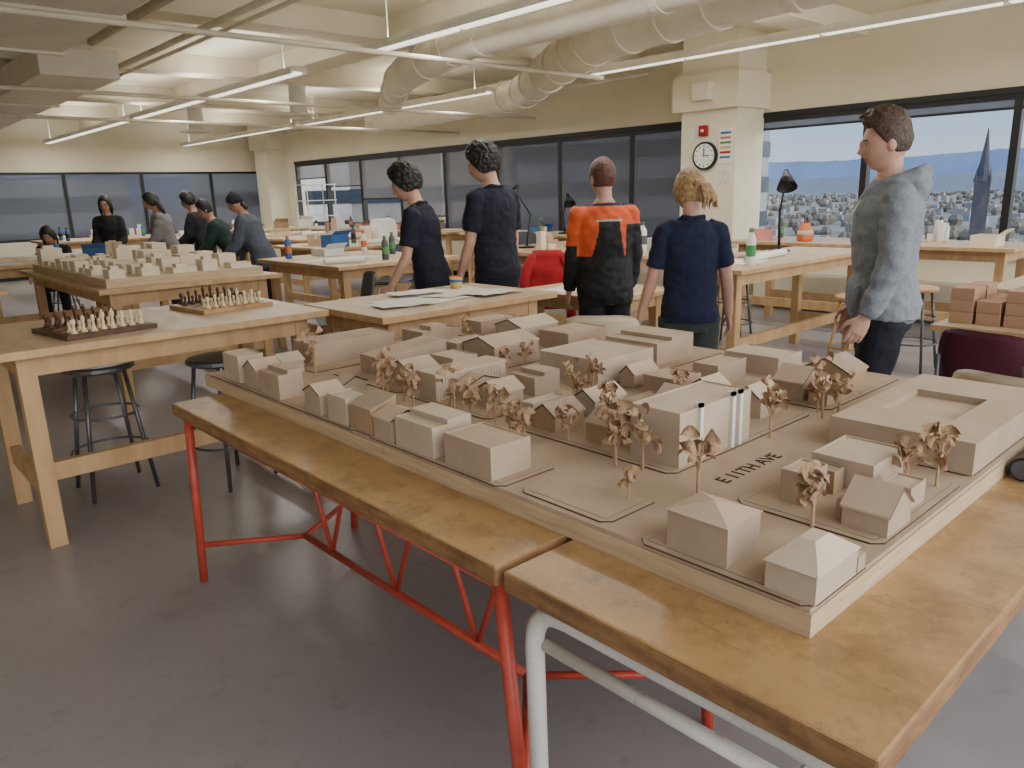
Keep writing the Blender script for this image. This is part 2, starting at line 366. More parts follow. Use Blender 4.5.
def red_table(x0,x1,y0,y1,label):
    e=thing('work_table',label,'table',(0,0,0))
    m=MB();m.box(x0,x1,y0,y1,.705,.75,mi=1,top=0);m.obj('table_top',['ttop','tedge'],e,bevel=.006)
    z=.69;a,b,c,d=x0+.04,x1-.04,y0+.035,y1-.04;xm=(a+b)/2
    m=MB();pt(m,[(a,c,z),(a,d,z)]);pt(m,[(b,c,z),(b,d,z)]);pt(m,[(a,c,z),(b,c,z)]);pt(m,[(a,d,z),(b,d,z)]);m.obj('top_rail','red',e,smooth=True)
    for (x,y,s) in((a,c,-1),(b,c,-1),(a,d,1),(b,d,1)):
        m=MB();pt(m,[(x,y,z),(x,y+s*.07,0)]);m.obj('leg','red',e,smooth=True)
    m=MB();yy0=c+.3;yy1=d-.15;zb=.15
    pt(m,[(xm,yy0,zb),(xm,yy1,zb)],.014)
    pt(m,[(xm,c+.05,z-.02),(xm,d-.05,z-.02)],.014)
    n=6
    for i in range(n):
        ya=yy0+(yy1-yy0)*i/n;yb=yy0+(yy1-yy0)*(i+1)/n
        pt(m,[(xm,ya,zb),(xm,yb,z-.03)] if i%2 else [(xm,ya,z-.03),(xm,yb,zb)],.009)
    m.obj('truss','red',e,smooth=True)
    for (x,y,s) in((a,c,-1),(b,c,-1),(a,d,1),(b,d,1)):
        m=MB();pt(m,[(x,y+s*.055,.16),(xm,yy0 if s<0 else yy1,zb)],.011);m.obj('brace','red',e,smooth=True)
    return e
red_table(.89,1.66,1.05,2.87,'worn wood-topped work table on a red tubular steel truss frame')
red_table(1.69,2.46,1.05,2.87,'second red-framed work table under the site model')
def white_table():
    x0,x1,y0,y1=.89,2.74,.305,1.03
    e=thing('work_table','worn wood-topped work table on a chipped white tubular frame','table',(0,0,0))
    m=MB();m.box(x0,x1,y0,y1,.705,.75,mi=1,top=0);m.obj('table_top',['ttop','tedge'],e,bevel=.006)
    for x in(.925,2.7):
        m=MB();pt(m,[(x,.97,0),(x,.98,.685),(x,.35,.685),(x,.36,0)],.02,.09);m.obj('leg_frame','white',e,smooth=True)
        m=MB();pt(m,[(x+.01,.955,.60),(x+.01,.375,.60)],.014);m.obj('lower_rail','white',e,smooth=True)
    for y in(.40,.93):
        m=MB();pt(m,[(.93,y,.67),(2.7,y,.67)],.014);m.obj('long_rail','white',e,smooth=True)
    m=MB();pt(m,[(.93,.66,.16),(2.7,.66,.16)],.014);m.obj('foot_rail','white',e,smooth=True)
white_table()

# ---------------------------------------------------------------- site model
SM=thing('site_model','large tan cardboard city block site model with paper trees','architectural model',(1.09,.5,.75))
m=MB();m.box(0,1.68,0,1.255,0,.042,mi=1,top=0);m.box(0,1.68,1.258,2.55,0,.042,mi=1,top=0)
m.box(.004,1.676,.004,1.254,.042,.05,mi=0);m.box(.004,1.676,1.259,2.546,.042,.05,mi=0)
m.obj('base_board',['mdf','plyedge'],SM)
ZB=.05
pads=[(.015,.33,.30,.74),(.015,.34,.80,1.64),(.52,1.12,.34,1.04),(.5,1.12,1.10,1.64),(1.20,1.62,.34,1.64),(1.68,2.14,.34,1.1),(1.68,2.5,1.18,1.64),(2.2,2.53,.3,1.1),(1.40,2.5,.0,.17),(.76,1.34,.0,.2),(.45,.72,.02,.2),(.0,.36,.0,.22)]
for (u0,u1,v0,v1) in pads:
    c=.02;m=MB()
    def ring(q):return [(v0+c,u0+q),(v1-c,u0+q),(v1-q,u0+c),(v1-q,u1-c),(v1-c,u1-q),(v0+c,u1-q),(v0+q,u1-c),(v0+q,u0+c)]
    m.poly(ring(0),.003,ZB,1);m.poly(ring(.0012),.0008,ZB+.003,0);m.poly(ring(.016),.0004,ZB+.0038,1);m.poly(ring(.0170),.0005,ZB+.0041,0)
    m.obj('city_block_pad',['mdf','burn'],SM)
ZG=ZB+.0045
bc=[0]
def bld(u0,u1,v0,v1,h,kind='flat',rh=None,par=None,mats=None):
    bc[0]+=1
    m=MB();a,b=(v1-v0),(u1-u0)
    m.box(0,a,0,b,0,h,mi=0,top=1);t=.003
    if kind in('flat','box2','step'):
        m.box(0,a,0,t,h,h+.004,0,1);m.box(0,a,b-t,b,h,h+.004,0,1);m.box(0,t,t,b-t,h,h+.004,0,1);m.box(a-t,a,t,b-t,h,h+.004,0,1)
        m.box(t,t+.001,t,b-t,h,h+.0006,2);m.box(t,a-t,t,t+.001,h,h+.0006,2)
    if kind=='box2':m.box(a*.35,a*.8,b*.2,b*.75,h,h+.018,0,1)
    if kind=='step':m.box(a*.4,a,.0005,b-.0005,h,h+.016,0,1)
    if kind=='rib':
        n=int(a/.012)-1
        for i in range(n):m.box(i*.012+.004,i*.012+.010,-.002,b+.002,0,h-.01,0)
        m.box(-.003,a+.003,-.004,b+.004,h-.008,h+.002,0,1)
    if kind in('gu','gv'):
        rh=rh or .035;o=.004
        W=a if kind=='gu' else b;Ln=b if kind=='gu' else a
        P=[(-o,h-.002),(W/2,h+rh),(W+o,h-.002),(W+o,h+.003),(W/2,h+rh+.005),(-o,h+.003)];G=[(0,h),(W,h),(W/2,h+rh)]
        f=(lambda x,l,zz:(x,l,zz)) if kind=='gu' else (lambda x,l,zz:(l,x,zz))
        vs0=[m.bm.verts.new(f(x,-o,zz)) for x,zz in P];vs1=[m.bm.verts.new(f(x,Ln+o,zz)) for x,zz in P]
        g0=[m.bm.verts.new(f(x,0.,zz)) for x,zz in G];g1=[m.bm.verts.new(f(x,Ln,zz)) for x,zz in G]
        for i in range(6):m.face((vs0[i],vs0[(i+1)%6],vs1[(i+1)%6],vs1[i]),1)
        for q in(vs0,vs1):
            m.face((q[0],q[1],q[4],q[5]),2);m.face((q[1],q[2],q[3],q[4]),2)
        m.face(g0,0);m.face(g1,0)
    if kind in('hip','cut'):
        rh=rh or .02;o=.004;k=.34
        B=[m.bm.verts.new(p) for p in((-o,-o,h),(a+o,-o,h),(a+o,b+o,h),(-o,b+o,h))]
        if kind=='hip':T=[m.bm.verts.new((a/2,b/2,h+rh))]
        else:T=[m.bm.verts.new(p) for p in((a*k,b*k,h+rh),(a*(1-k),b*k,h+rh),(a*(1-k),b*(1-k),h+rh),(a*k,b*(1-k),h+rh))]
        m.face(B,1)
        for i in range(4):
            if kind=='hip':m.face((B[i],B[(i+1)%4],T[0]),1)
            else:m.face((B[i],B[(i+1)%4],T[(i+1)%4],T[i]),1)
        if kind=='cut':m.face(T,1)
    if kind=='shed':
        T=[m.bm.verts.new(p) for p in((0,0,h),(a,0,h+.03),(a,b,h+.03),(0,b,h),(a,0,h),(a,b,h))]
        m.face((T[0],T[1],T[2],T[3]),1);m.face((T[0],T[4],T[1]),0);m.face((T[3],T[5],T[2]),0);m.face((T[4],T[5],T[2],T[1]),0)
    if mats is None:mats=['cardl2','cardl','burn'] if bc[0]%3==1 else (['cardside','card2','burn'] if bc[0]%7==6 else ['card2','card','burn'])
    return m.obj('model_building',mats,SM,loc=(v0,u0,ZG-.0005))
B=[(.0,.09,.01,.16,.052,'cut',.035),(.17,.30,.02,.13,.078,'hip',.02),(.80,.98,.01,.14,.08,'flat'),(1.03,1.20,.01,.14,.08,'step'),(1.22,1.31,.01,.12,.062,'gu',.02),
(1.325,1.44,.0+.01,.10,.075,'shed'),(1.46,1.57,.01,.10,.08,'flat'),(1.62,1.72,.01,.10,.066,'gv',.025),(1.90,2.05,.01,.10,.082,'step'),(2.25,2.39,.02,.12,.098,'flat'),
(2.30,2.48,.36,.75,.085,'flat'),(1.94,2.08,.44,.76,.068,'shed'),(1.48,1.58,.36,.67,.09,'rib'),(1.92,2.03,.80,1.0,.07,'flat'),(1.71,1.90,.82,1.06,.078,'gv',.03),
(1.21,1.50,.86,1.17,.088,'flat'),(.90,1.03,.88,1.02,.066,'flat'),(.90,1.0,1.12,1.3,.07,'flat'),(.53,.68,.38,.70,.136,'flat'),(.775,.85,.40,.50,.05,'gu',.03),(.775,.85,.52,.62,.05,'gu',.03),
(.60,.69,.88,1.0,.055,'gv',.035),(.60,.70,1.13,1.26,.058,'gu',.04),(.20,.26,.37,.46,.07,'flat'),(.13,.27,.53,.70,.064,'flat'),(.02,.11,.34,.45,.042,'gu',.045),
(.95,1.04,.38,.50,.045,'gv',.03),(.96,1.05,.56,.70,.05,'gv',.03),(1.24,1.34,.42,.53,.055,'gv',.03),(1.40,1.46,.42,.58,.05,'gu',.025),(.76,.86,.72,.82,.05,'gu',.035),(1.28,1.40,.62,.74,.06,'step'),
(1.72,1.84,.42,.55,.055,'gv',.03),(1.72,1.86,.62,.74,.065,'flat'),(2.24,2.4,.86,1.06,.07,'box2'),(2.3,2.45,1.25,1.5,.06,'flat'),(1.98,2.16,1.22,1.45,.07,'gv',.03),(1.72,1.9,1.25,1.5,.068,'flat'),
(1.26,1.52,1.26,1.5,.08,'step'),(.82,1.04,1.38,1.55,.065,'flat'),(.56,.72,1.36,1.5,.055,'gv',.04),(.52,.58,1.13,1.22,.05,'gv',.03),(2.24,2.34,.19,.28,.05,'gv',.025),(1.78,1.85,.19,.28,.04,'gu',.02),(2.1,2.2,.02,.12,.07,'gv',.03),
(.78,.86,.90,1.0,.052,'gv',.03),(.04,.1,.5,.58,.045,'flat'),(.19,.265,.475,.522,.05,'flat'),(1.08,1.13,.42,.56,.05,'flat'),(.9,.94,.62,.8,.04,'flat'),(1.1,1.16,.92,1.05,.045,'gv',.03)]
for b in B:bld(*b[:6],rh=(b[6] if len(b)>6 else None))
m=MB();m.poly([(0,0),(.62,0),(.62,.34),(.0,.34)],.058,0,0)
for bx in((0,.62,0,.1),(0,.16,.1,.34),(.42,.62,.1,.34),(.16,.42,.28,.34)):m.box(*bx,.058,.078,0,1)
m.box(.16,.42,.1,.28,.058,.0585,1)
m.obj('model_building',['card2','card'],SM,loc=(.80,.015,ZG-.0005))
for v in(.455,.60,.635):
    m=MB();m.box(0,.013,-.009,.0,0,.15,0);m.box(0,.013,-.009,.012,.14,.15,0);m.obj('facade_strip','paperwhite',SM,loc=(v,.53,ZG))
for (u,v,a,b,h) in((.0,.165,.03,.06,.03),(.112,.36,.06,.02,.045)):
    m=MB();m.box(0,a,0,b,0,h,0,1);m.obj('model_building',['card2','card'],SM,loc=(v,u,ZG-.0005))
m=MB();m.cyl((0,0,0),(0,0,.03),.008,n=10);m.obj('model_building','card',SM,loc=(.24,.37,ZB))
def text(body,size,loc,rz,mat,parent,name):
    cu=bpy.data.curves.new('t','FONT');cu.body=body;cu.size=size;cu.extrude=.0004;cu.offset=.0006
    t=bpy.data.objects.new('tmp',cu);COL.objects.link(t);bpy.context.view_layer.update()
    dg=bpy.context.evaluated_depsgraph_get();me=bpy.data.meshes.new_from_object(t.evaluated_get(dg));bpy.data.objects.remove(t)
    return mkobj(name,me,mat,parent,loc=loc,rz=rz)
text('E 11TH AVE',.05,(.385,.40,ZB+.0006),0,'ink',SM,'street_lettering')
def tree_mesh(seed,h,r):
    rnd=random.Random(seed);m=MB()
    m.tube([(0,0,0),(rnd.uniform(-.004,.004),0,h*.5),(0,rnd.uniform(-.006,.006),h*.85)],[.0034,.0028,.002],6)
    for i in range(5):
        a=rnd.uniform(0,6.28);m.tube([(0,0,h*rnd.uniform(.35,.6)),(math.cos(a)*r*.7,math.sin(a)*r*.7,h*rnd.uniform(.7,.95))],[.002,.0012],5)
    f=MB()
    for i in range(12):
        a=rnd.uniform(0,6.28);q=r*rnd.uniform(.2,1.05);z=h*rnd.uniform(.48,1.1);w=rnd.uniform(.007,.012);l=rnd.uniform(.026,.042)
        R=Matrix.Translation((math.cos(a)*q,math.sin(a)*q,z))@Matrix.Rotation(rnd.uniform(0,6.28),4,'Z')@Matrix.Rotation(rnd.uniform(-.9,.9),4,'X')@Matrix.Rotation(rnd.uniform(-.7,.7),4,'Y')
        tw=rnd.uniform(1.5,3.5)*rnd.choice((-1,1));pr=None;N=6
        for k in range(N+1):
            t=k/N;an=tw*t;ww=w*(math.sin(math.pi*(t*.8+.1))+.25);cx=(t-.5)*l;cz=.008*math.sin(t*3.3)
            cur=[f.bm.verts.new(R@V((cx,-ww*math.cos(an),cz-ww*math.sin(an)))),f.bm.verts.new(R@V((cx,0,cz+.0025))),f.bm.verts.new(R@V((cx,ww*math.cos(an),cz+ww*math.sin(an))))]
            if pr:f.face((pr[0],pr[1],cur[1],cur[0]));f.face((pr[1],pr[2],cur[2],cur[1]))
            pr=cur
    return m,f
protos=[]
for k in range(5):
    e=bpy.data.objects.new('model_tree',None);e.empty_display_size=.02;COL.objects.link(e);e.parent=SM
    tr,f=tree_mesh(k,.085+.012*k,.024+.003*k);tr.obj('trunk','trunkc',e);f.obj('foliage','leafc',e);protos.append(e)
TP=[(.50,.15,.75),(.66,.30,1.1),(.70,.34,1.2),(.40,.27,1.2),(.60,.33,1.),(.94,.25,1.),(1.02,.27,1.),(1.10,.29,1.05),(1.18,.26,1.05),(1.28,.28,1.1),
(1.5,.28,.95),(1.58,.30,1.1),(1.64,.26,1.),(1.68,.30,1.2),(2.15,.28,1.2),(.15,.30,1.25),(.10,.63,1.1),(.05,.68,1.15),(.50,.76,1.2),(.48,1.02,1.2),(.52,1.07,1.),(.47,1.10,1.1),
(.87,.86,.9),(1.16,.78,1.),(1.14,.66,.9),(1.62,.80,1.),(1.64,.92,.9),(.9,.55,1.),(1.07,.60,1.),(2.16,1.05,.9),(.88,.36,1.1)]
for i,(u,v,s) in enumerate(TP):
    z=ZB+.001
    if i<5:
        p=protos[i];p.location=(v,u,z);p.scale=(s,)*3
    else:dup(protos[i%5],(v,u,z),rz=i*1.3,scale=s)

# ---------------------------------------------------------------- second model on T3
S2=thing('massing_model','pale cream massing model of city blocks on a board','architectural model',(1.5,5.85,.9))
M['cream']=pm('cream_card',(230,216,192),(220,204,178),scale=8,rough=.85)
m=MB();m.box(0,1.15,0,2.3,0,.06,mi=1,top=0);m.obj('base_board',['cream','plyedge'],S2)
rnd=random.Random(4)
for i in range(5):
    for j in range(10):
        if rnd.random()<.12:continue
        a=rnd.uniform(.1,.18);b=rnd.uniform(.12,.19);h=rnd.choice((.04,.06,.08,.1,.14,.07))
        m=MB();m.box(0,a,0,b,0,h)
        if rnd.random()<.4:m.box(a*.2,a*.7,b*.2,b*.7,h,h+.025)
        m.obj('model_building','cream',S2,loc=(.04+i*.22,.05+j*.225,.06))
# ---------------------------------------------------------------- chess sets
def chess(x,y,rz,lab,bm_):
    bd=thing('chess_board',lab,'chess board',(x,y,.9),rz)
    m=MB();m.box(-.2,.2,-.2,.2,0,.022);m.obj('board_body',bm_,bd,bevel=.003)
    m=MB()
    for i in range(8):
        for j in range(8):m.box(-.17+i*.0425,-.17+(i+1)*.0425,-.17+j*.0425,-.17+(j+1)*.0425,.022,.0232,(i+j)%2)
    m.obj('squares',['ttop','chessd'],bd)
    R=Matrix.Rotation(rz,4,'Z')
    def piece(kind,mt):
        e=thing('chess_piece',('pale maple' if mt=='chessl' else 'dark walnut')+' turned wooden chess piece standing on the board','chess piece',group='chess pieces')
        H={'pawn':.05,'rook':.06,'bishop':.075,'king':.09}[kind]
        m=MB();m.lathe([(.015,0),(.015,.005),(.011,.010),(.007,.018),(.006,H*.6),(.010,H*.64)],10);m.obj('stem',mt,e,smooth=True)
        m=MB()
        if kind=='rook':m.lathe([(.007,H*.64),(.011,H*.7),(.011,H)],10)
        elif kind=='king':m.lathe([(.007,H*.64),(.010,H*.8),(.004,H*.9)],10);m.box(-.002,.002,-.002,.002,H*.88,H);m.box(-.005,.005,-.002,.002,H*.93,H*.96)
        else:m.ell((0,0,H*.78),(.009,.009,H*.2),10,6)
        m.obj('crown',mt,e,smooth=(kind!='king'));return e
    for mt,rows in(('chessl',(0,1)),('chessd',(7,6))):
        P={k:piece(k,mt) for k in('pawn','rook','bishop','king')};used=set()
        for ri,row in enumerate(rows):
            for c in range(8):
                k='pawn' if ri==1 else ('rook','bishop','bishop','king','king','bishop','bishop','rook')[c]
                loc=V((x,y,.9232))+(R@V((-.149+c*.0425,-.149+row*.0425,0)))
                if k not in used:used.add(k);P[k].location=loc
                else:dup(P[k],loc)
chess(.93,3.93,.15,'dark walnut chess board at the table end','chessd')
chess(1.64,4.2,.1,'light wooden chess board beside the table edge','ttop')

# ---------------------------------------------------------------- furniture
def stool(x,y,h=.68,label='round-seated studio stool with splayed grey steel legs',seat='pine',legm='steel',rz=0):
    e=thing('stool',label,'stool',(x,y,0),rz)
    m=MB();m.lathe([(.155,h-.035),(.17,h-.025),(.17,h-.008),(.155,h)],28);m.obj('seat',seat,e)
    for k in range(4):
        a=math.pi/4+k*math.pi/2;c,s=math.cos(a),math.sin(a)
        m=MB();m.cyl((c*.13,s*.13,h-.03),(c*.22,s*.22,0),.011,n=8);m.obj('leg',legm,e,smooth=True)
    for z in(.22,.42):
        r=.13+(.09)*(1-z/(h-.03));pts=[(math.cos(t*math.pi/12)*r,math.sin(t*math.pi/12)*r,z) for t in range(25)]
        m=MB();m.tube(pts,.007,8);m.obj('foot_ring',legm,e,smooth=True)
    return e
st=stool(1.0,4.28,label='tall grey steel stool tucked under the pine table',seat='steel')
dup(st,(1.5,3.95,0),.3);dup(st,(6.35,3.9,0),.2)
stool(5.95,2.55,.62,'wooden-seat stool with pale wooden legs beside the table','pine','pine')
stool(6.4,2.3,.66,'steel stool with wooden seat near the windows','pine','steel')
def chair(x,y,rz,mt,label,legm='steel',sh=.45,top=.8):
    e=thing('chair',label,'chair',(x,y,0),rz)
    def shell(name,f,nu=10,nv=8,th=.006):
        m=MB();G=[[f(i/nu,j/nv) for i in range(nu+1)] for j in range(nv+1)]
        A=[[m.bm.verts.new(p) for p in r] for r in G];Bq=[[m.bm.verts.new(p+V((0,th*.6,-th))) for p in r] for r in G]
        for j in range(nv):
            for i in range(nu):
                m.face((A[j][i],A[j][i+1],A[j+1][i+1],A[j+1][i]));m.face((Bq[j][i],Bq[j+1][i],Bq[j+1][i+1],Bq[j][i+1]))
        for j in range(nv):
            m.face((A[j][0],A[j+1][0],Bq[j+1][0],Bq[j][0]));m.face((A[j][nu],Bq[j][nu],Bq[j+1][nu],A[j+1][nu]))
        for i in range(nu):
            m.face((A[0][i],Bq[0][i],Bq[0][i+1],A[0][i+1]));m.face((A[nv][i],A[nv][i+1],Bq[nv][i+1],Bq[nv][i]))
        return m.obj(name,mt,e,smooth=True)
    shell('seat',lambda u,v:V(((u-.5)*(.44-.04*v),(v-.5)*.42,sh+.03*(2*u-1)**2-.015*math.sin(v*3.14)+(.0 if v<.95 else .01))))
    shell('backrest',lambda u,v:V(((u-.5)*(.42-.06*(v-.5)**2*4*.5)*(1-.12*v**4),-.2-.05*v+.05*(2*u-1)**2,sh+.14+(top-sh-.14)*v-.02*(2*u-1)**4*(v>.9))))
    for s in(-1,1):
        m=MB();pt(m,[(s*.19,-.17,sh-.01),(s*.2,-.21,0)],.011);m.obj('leg',legm,e,smooth=True)
        m=MB();pt(m,[(s*.19,.17,sh-.01),(s*.2,.2,0)],.011);m.obj('leg',legm,e,smooth=True)
        m=MB();pt(m,[(s*.19,.1,sh-.015),(s*.19,-.19,sh-.015),(s*.17,-.24,top-.12)],.009,.03);m.obj('frame_side',legm,e,smooth=True)
    return e
chair(3.74,.94,math.radians(-100),'maroon','maroon plastic shell chair facing the work table',top=.86)
chair(3.03,.66,math.radians(-100),'beige','beige plastic shell chair beside the site model',top=.85)
chair(3.06,2.66,math.radians(-50),'beige','cream plastic chair behind the site model',top=.86)
chair(6.3,9.75,2.4,'whitepl','white molded drafting chair at a far table',sh=.65,top=1.15)
chair(5.0,7.6,.4,'greyfab','grey studio chair among the tables',sh=.5,top=.95)
chair(4.77,4.78,math.radians(-42),'greyfab','grey studio chair with a red jacket hung over it',sh=.5,top=.93)
chair(3.05,5.3,1.2,'greyfab','dark grey studio chair behind the drafting table',sh=.5,top=.9)
chair(7.05,7.6,2.0,'greyfab','grey studio chair by the window tables',sh=.5,top=.95)
jk=thing('jacket','bright red jacket draped over a chair back','jacket',(4.77,4.78,0),math.radians(-42))
m=MB()
secs=[]
for i in range(11):
    t=i/10;z=.5+.49*t;w=.22-.09*t**3+.012*math.sin(t*11)
    secs.append((V((.01*math.sin(i*1.7),-.265+.01*t,z)),V((w,.02*math.sin(i),0)),V((0,.055+.010*math.sin(i*2.1),0))))
m.loft(secs,24);m.obj('jacket_body','redcloth',jk,smooth=True)
for s in(-1,1):
    m=MB();m.tube([(s*.13,-.27,.93),(s*.20,-.29,.8),(s*.21,-.30,.62),(s*.19,-.29,.45)],[.045,.05,.045,.04],12,round_=True);m.obj('sleeve','redcloth',jk,smooth=True)
def lamp(x,y,z,h,rz,label):
    e=thing('task_lamp',label,'desk lamp',(x,y,z),rz)
    m=MB();m.lathe([(.09,0),(.09,.015),(.02,.025),(.012,.05)],20);m.obj('base','darkmetal',e)
    m=MB();m.cyl((0,0,.04),(.05,0,h*.55),.008,n=8);m.cyl((0,.012,.04),(.05,.012,h*.55),.004,n=6);m.obj('lower_arm','darkmetal',e,smooth=True)
    m=MB();m.cyl((.05,0,h*.55),(-.12,0,h*.95),.008,n=8);m.ell((.05,0,h*.55),(.015,.015,.015),8,6);m.obj('upper_arm','darkmetal',e,smooth=True)
    m=MB();A=V((-.12,0,h*.95));d=V((-.5,0,-.8)).normalized();u,w=basis(d)
    m.loft([(A-d*.07,u*.02,w*.02),(A-d*.03,u*.03,w*.03),(A,u*.045,w*.045),(A+d*.1,u*.085,w*.085),(A+d*.095,u*.08,w*.08),(A+d*.0,u*.03,w*.03)],20);m.obj('lamp_shade','darkmetal',e,smooth=True)
    return e
lamp(6.3,3.42,.9,.66,.7,'black articulated desk lamp on the long drafting table')
lamp(5.6,5.9,.9,.62,-.3,'black articulated desk lamp clamped near the window tables')
lamp(7.75,7.4,.9,.5,1.2,'black desk lamp on the window bench')
def bottle(x,y,z,mt,cap,h,r,label):
    e=thing('bottle',label,'bottle',(x,y,z))
    m=MB();m.lathe([(r*.95,0),(r,.006),(r,h*.68),(r*.9,h*.75),(r*.45,h*.86),(r*.45,h*.9)],18);m.obj('body',mt,e,smooth=True)
    m=MB();m.lathe([(r*.5,h*.89),(r*.5,h)],14);m.obj('cap',cap,e)
    m=MB();m.lathe([(r*1.01,h*.25),(r*1.01,h*.55)],18);m.obj('label_band',cap,e)
bottle(5.08,2.98,.9,'whitepl','green',.27,.035,'clear and green plastic water bottle')
bottle(5.75,4.5,.9,'whitepl','greyfab',.27,.045,'white insulated flask with grey cap')
bottle(6.5,5.2,.9,'whitepl','orange',.22,.035,'spray bottle with orange trigger cap')
bottle(7.6,3.0,.9,'steel','darkmetal',.25,.035,'steel water bottle on the window bench')
bg_=thing('tote_bag','small orange and tan bag standing on the window bench','bag',(7.6,3.85,.9),.3)
m=MB();m.loft([(V((0,0,0)),V((.14,0,0)),V((0,.07,0))),(V((0,0,.05)),V((.16,0,0)),V((0,.08,0))),(V((0,0,.13)),V((.15,0,0)),V((0,.06,0))),(V((0,0,.18)),V((.11,0,0)),V((0,.035,0)))],20);m.obj('bag_body','orange',bg_,smooth=True)
m=MB();m.loft([(V((0,0,.06)),V((.163,0,0)),V((0,.082,0))),(V((0,0,.11)),V((.156,0,0)),V((0,.07,0)))],20);m.obj('stripe','card',bg_,smooth=True)
m=MB();m.tube([(-.06,0,.17),(-.05,0,.24),(.05,0,.24),(.06,0,.17)],.008,8);m.obj('handle','chessd',bg_,smooth=True)
def cup(x,y,z,mt,label):
    e=thing('cup',label,'cup',(x,y,z));m=MB();m.lathe([(.032,0),(.04,.07),(.037,.07),(.03,.006)],16);m.obj('body',mt,e,smooth=True)
    m=MB();m.lathe([(.0385,.045),(.0405,.062),(.0408,.062),(.0388,.045)],16);m.obj('band','blue',e)
cup(2.92,3.72,.9,'yellow','small yellow and blue paper cup');cup(2.98,3.8,.9,'orange','small orange paper cup')
def sheet(x,y,z,w,h,rz,mt='paper',label='white drawing sheet lying on a table',curl=.0):
    m=MB();n=8;A=[[m.bm.verts.new((-w/2+w*i/n,-h/2+h*j/n,.002+curl*(i/n)**4*.5+.002*math.sin(i*1.3+j))) for i in range(n+1)] for j in range(n+1)]
    for j in range(n):
        for i in range(n):m.face((A[j][i],A[j][i+1],A[j+1][i+1],A[j+1][i]))
    o=m.obj('paper_sheet',mt,smooth=True,loc=(x,y,z),rz=rz);return tag(o,label,'paper',group='paper sheets')
def roll(x,y,z,l,rz,mt='paper',r=.03,label='rolled white drawing lying on a table'):
    m=MB();N=20
    u=V((math.cos(rz),math.sin(rz),0));w=V((-math.sin(rz),math.cos(rz),0));k=V((0,0,1))
    A=[];Bq=[]
    for i in range(N*2+1):
        a=2*math.pi*i/N;q=r*(1-.25*i/(2*N));o=w*math.cos(a)*q+k*(math.sin(a)*q+r)
        A.append(m.bm.verts.new(-u*l/2+o));Bq.append(m.bm.verts.new(u*l/2+o))
    for i in range(2*N):m.face((A[i],A[i+1],Bq[i+1],Bq[i]))
    return tag(m.obj('paper_roll',mt,smooth=True,loc=(x,y,z)),label,'paper roll',group='paper rolls')
def cbox(x,y,z,a,b,h,rz,mt='cardside',label='small open cardboard box'):
    e=thing('cardboard_box',label,'box',(x,y,z),rz,group='storage boxes')
    t=.006;m=MB();m.box(-a,a,-b,b,0,t);m.box(-a,a,-b,-b+t,t,h);m.box(-a,a,b-t,b,t,h);m.box(-a,-a+t,-b+t,b-t,t,h);m.box(a-t,a,-b+t,b-t,t,h);m.obj('box_body',mt,e)
    m=MB();m.box(-a,a,-.002,.002,0,b*.8,mat=Matrix.Translation((0,-b,h))@Matrix.Rotation(.9,4,'X'));m.obj('flap',mt,e)
def minim(x,y,z,rz,sd,mt='paperwhite'):
    rnd=random.Random(sd);e=thing('study_model','small white card study model on a thin base','architectural model',(x,y,z),rz,group='small study models')
    m=MB();m.box(-.15,.15,-.12,.12,0,.01);m.obj('base_board','card',e)
    for k in range(5):
        a=rnd.uniform(-.1,.06);b=rnd.uniform(-.09,.04);m=MB();hh=rnd.uniform(.04,.2)
        m.box(a,a+rnd.uniform(.04,.09),b,b+rnd.uniform(.04,.08),.01,hh);m.obj('model_building',mt,e)
for i,(x,y,w,h,rz) in enumerate(((2.5,3.5,.5,.36,.1),(2.78,3.6,.45,.3,.3),(2.3,3.4,.3,.2,-.2),(2.9,3.36,.3,.2,.05),(2.6,3.7,.3,.2,-.2))):
    sheet(x,y,.9005+.004*i,w,h,rz,'plan' if i%2 else 'paper','large drawing sheet spread on the drafting table')
sheet(4.35,3.9,.7505,.6,.5,.2,'plan','large plan drawing on the low work table');sheet(4.25,3.6,.757,.35,.26,.2,'paper','white sheet on the low work table')
sheet(5.3,3.2,.9005,.5,.35,.2);roll(5.6,3.15,.9,.7,.1);roll(5.4,3.4,.9,.8,-.2,'card',.025,'brown kraft paper roll on the long table')
rnd=random.Random(9)
for i,t in enumerate(TT+[(5.15,6.9,4.2,6.3)]):
    z=.9 if i!=13 else .78
    nxx=3 if t[1]-t[0]>1.2 else 2;nyy=max(2,int((t[3]-t[2])/.45))
    for ax in range(nxx):
        for ay in range(nyy):
            if rnd.random()<.12:continue
            x=t[0]+(t[1]-t[0])*(ax+.5)/nxx;y=t[2]+(t[3]-t[2])*(ay+.5)/nyy;q=rnd.random();rz=rnd.uniform(-.4,.4)
            if i==7 and abs(y-3.85)<.3:continue
            if i==8 and abs(y-7.4)<.25:continue
            if i==14 and x<5.6 and y>5.8:continue
            if q<.25:sheet(x,y,z+.0005,.36,.26,rz,rnd.choice(('paper','plan')))
            elif q<.38:roll(x,y,z,.36,rz)
            elif q<.62:cbox(x,y,z,.13,.1,rnd.uniform(.06,.16),rz,rnd.choice(('cardside','card','paperwhite','pink','blue','cream')),'small open storage box on a work table')
            elif q<.86:minim(x,y,z,rz,i*10+ax*5+ay,rnd.choice(('paperwhite','card','cream')))
            else:bottle(x,y,z,rnd.choice(('whitepl','greyfab','blue')),rnd.choice(('green','orange','darkmetal')),.22,.032,'plastic bottle standing on a work table')
e=thing('shelf_rack','tall white wire shelving rack standing on a far table','shelf',(6.35,11.72,.9))
for a in(-.25,.25):
    for b in(-.2,.2):
        m=MB();m.cyl((a,b,0),(a,b,.8),.01,n=6);m.obj('post','whitepl',e)
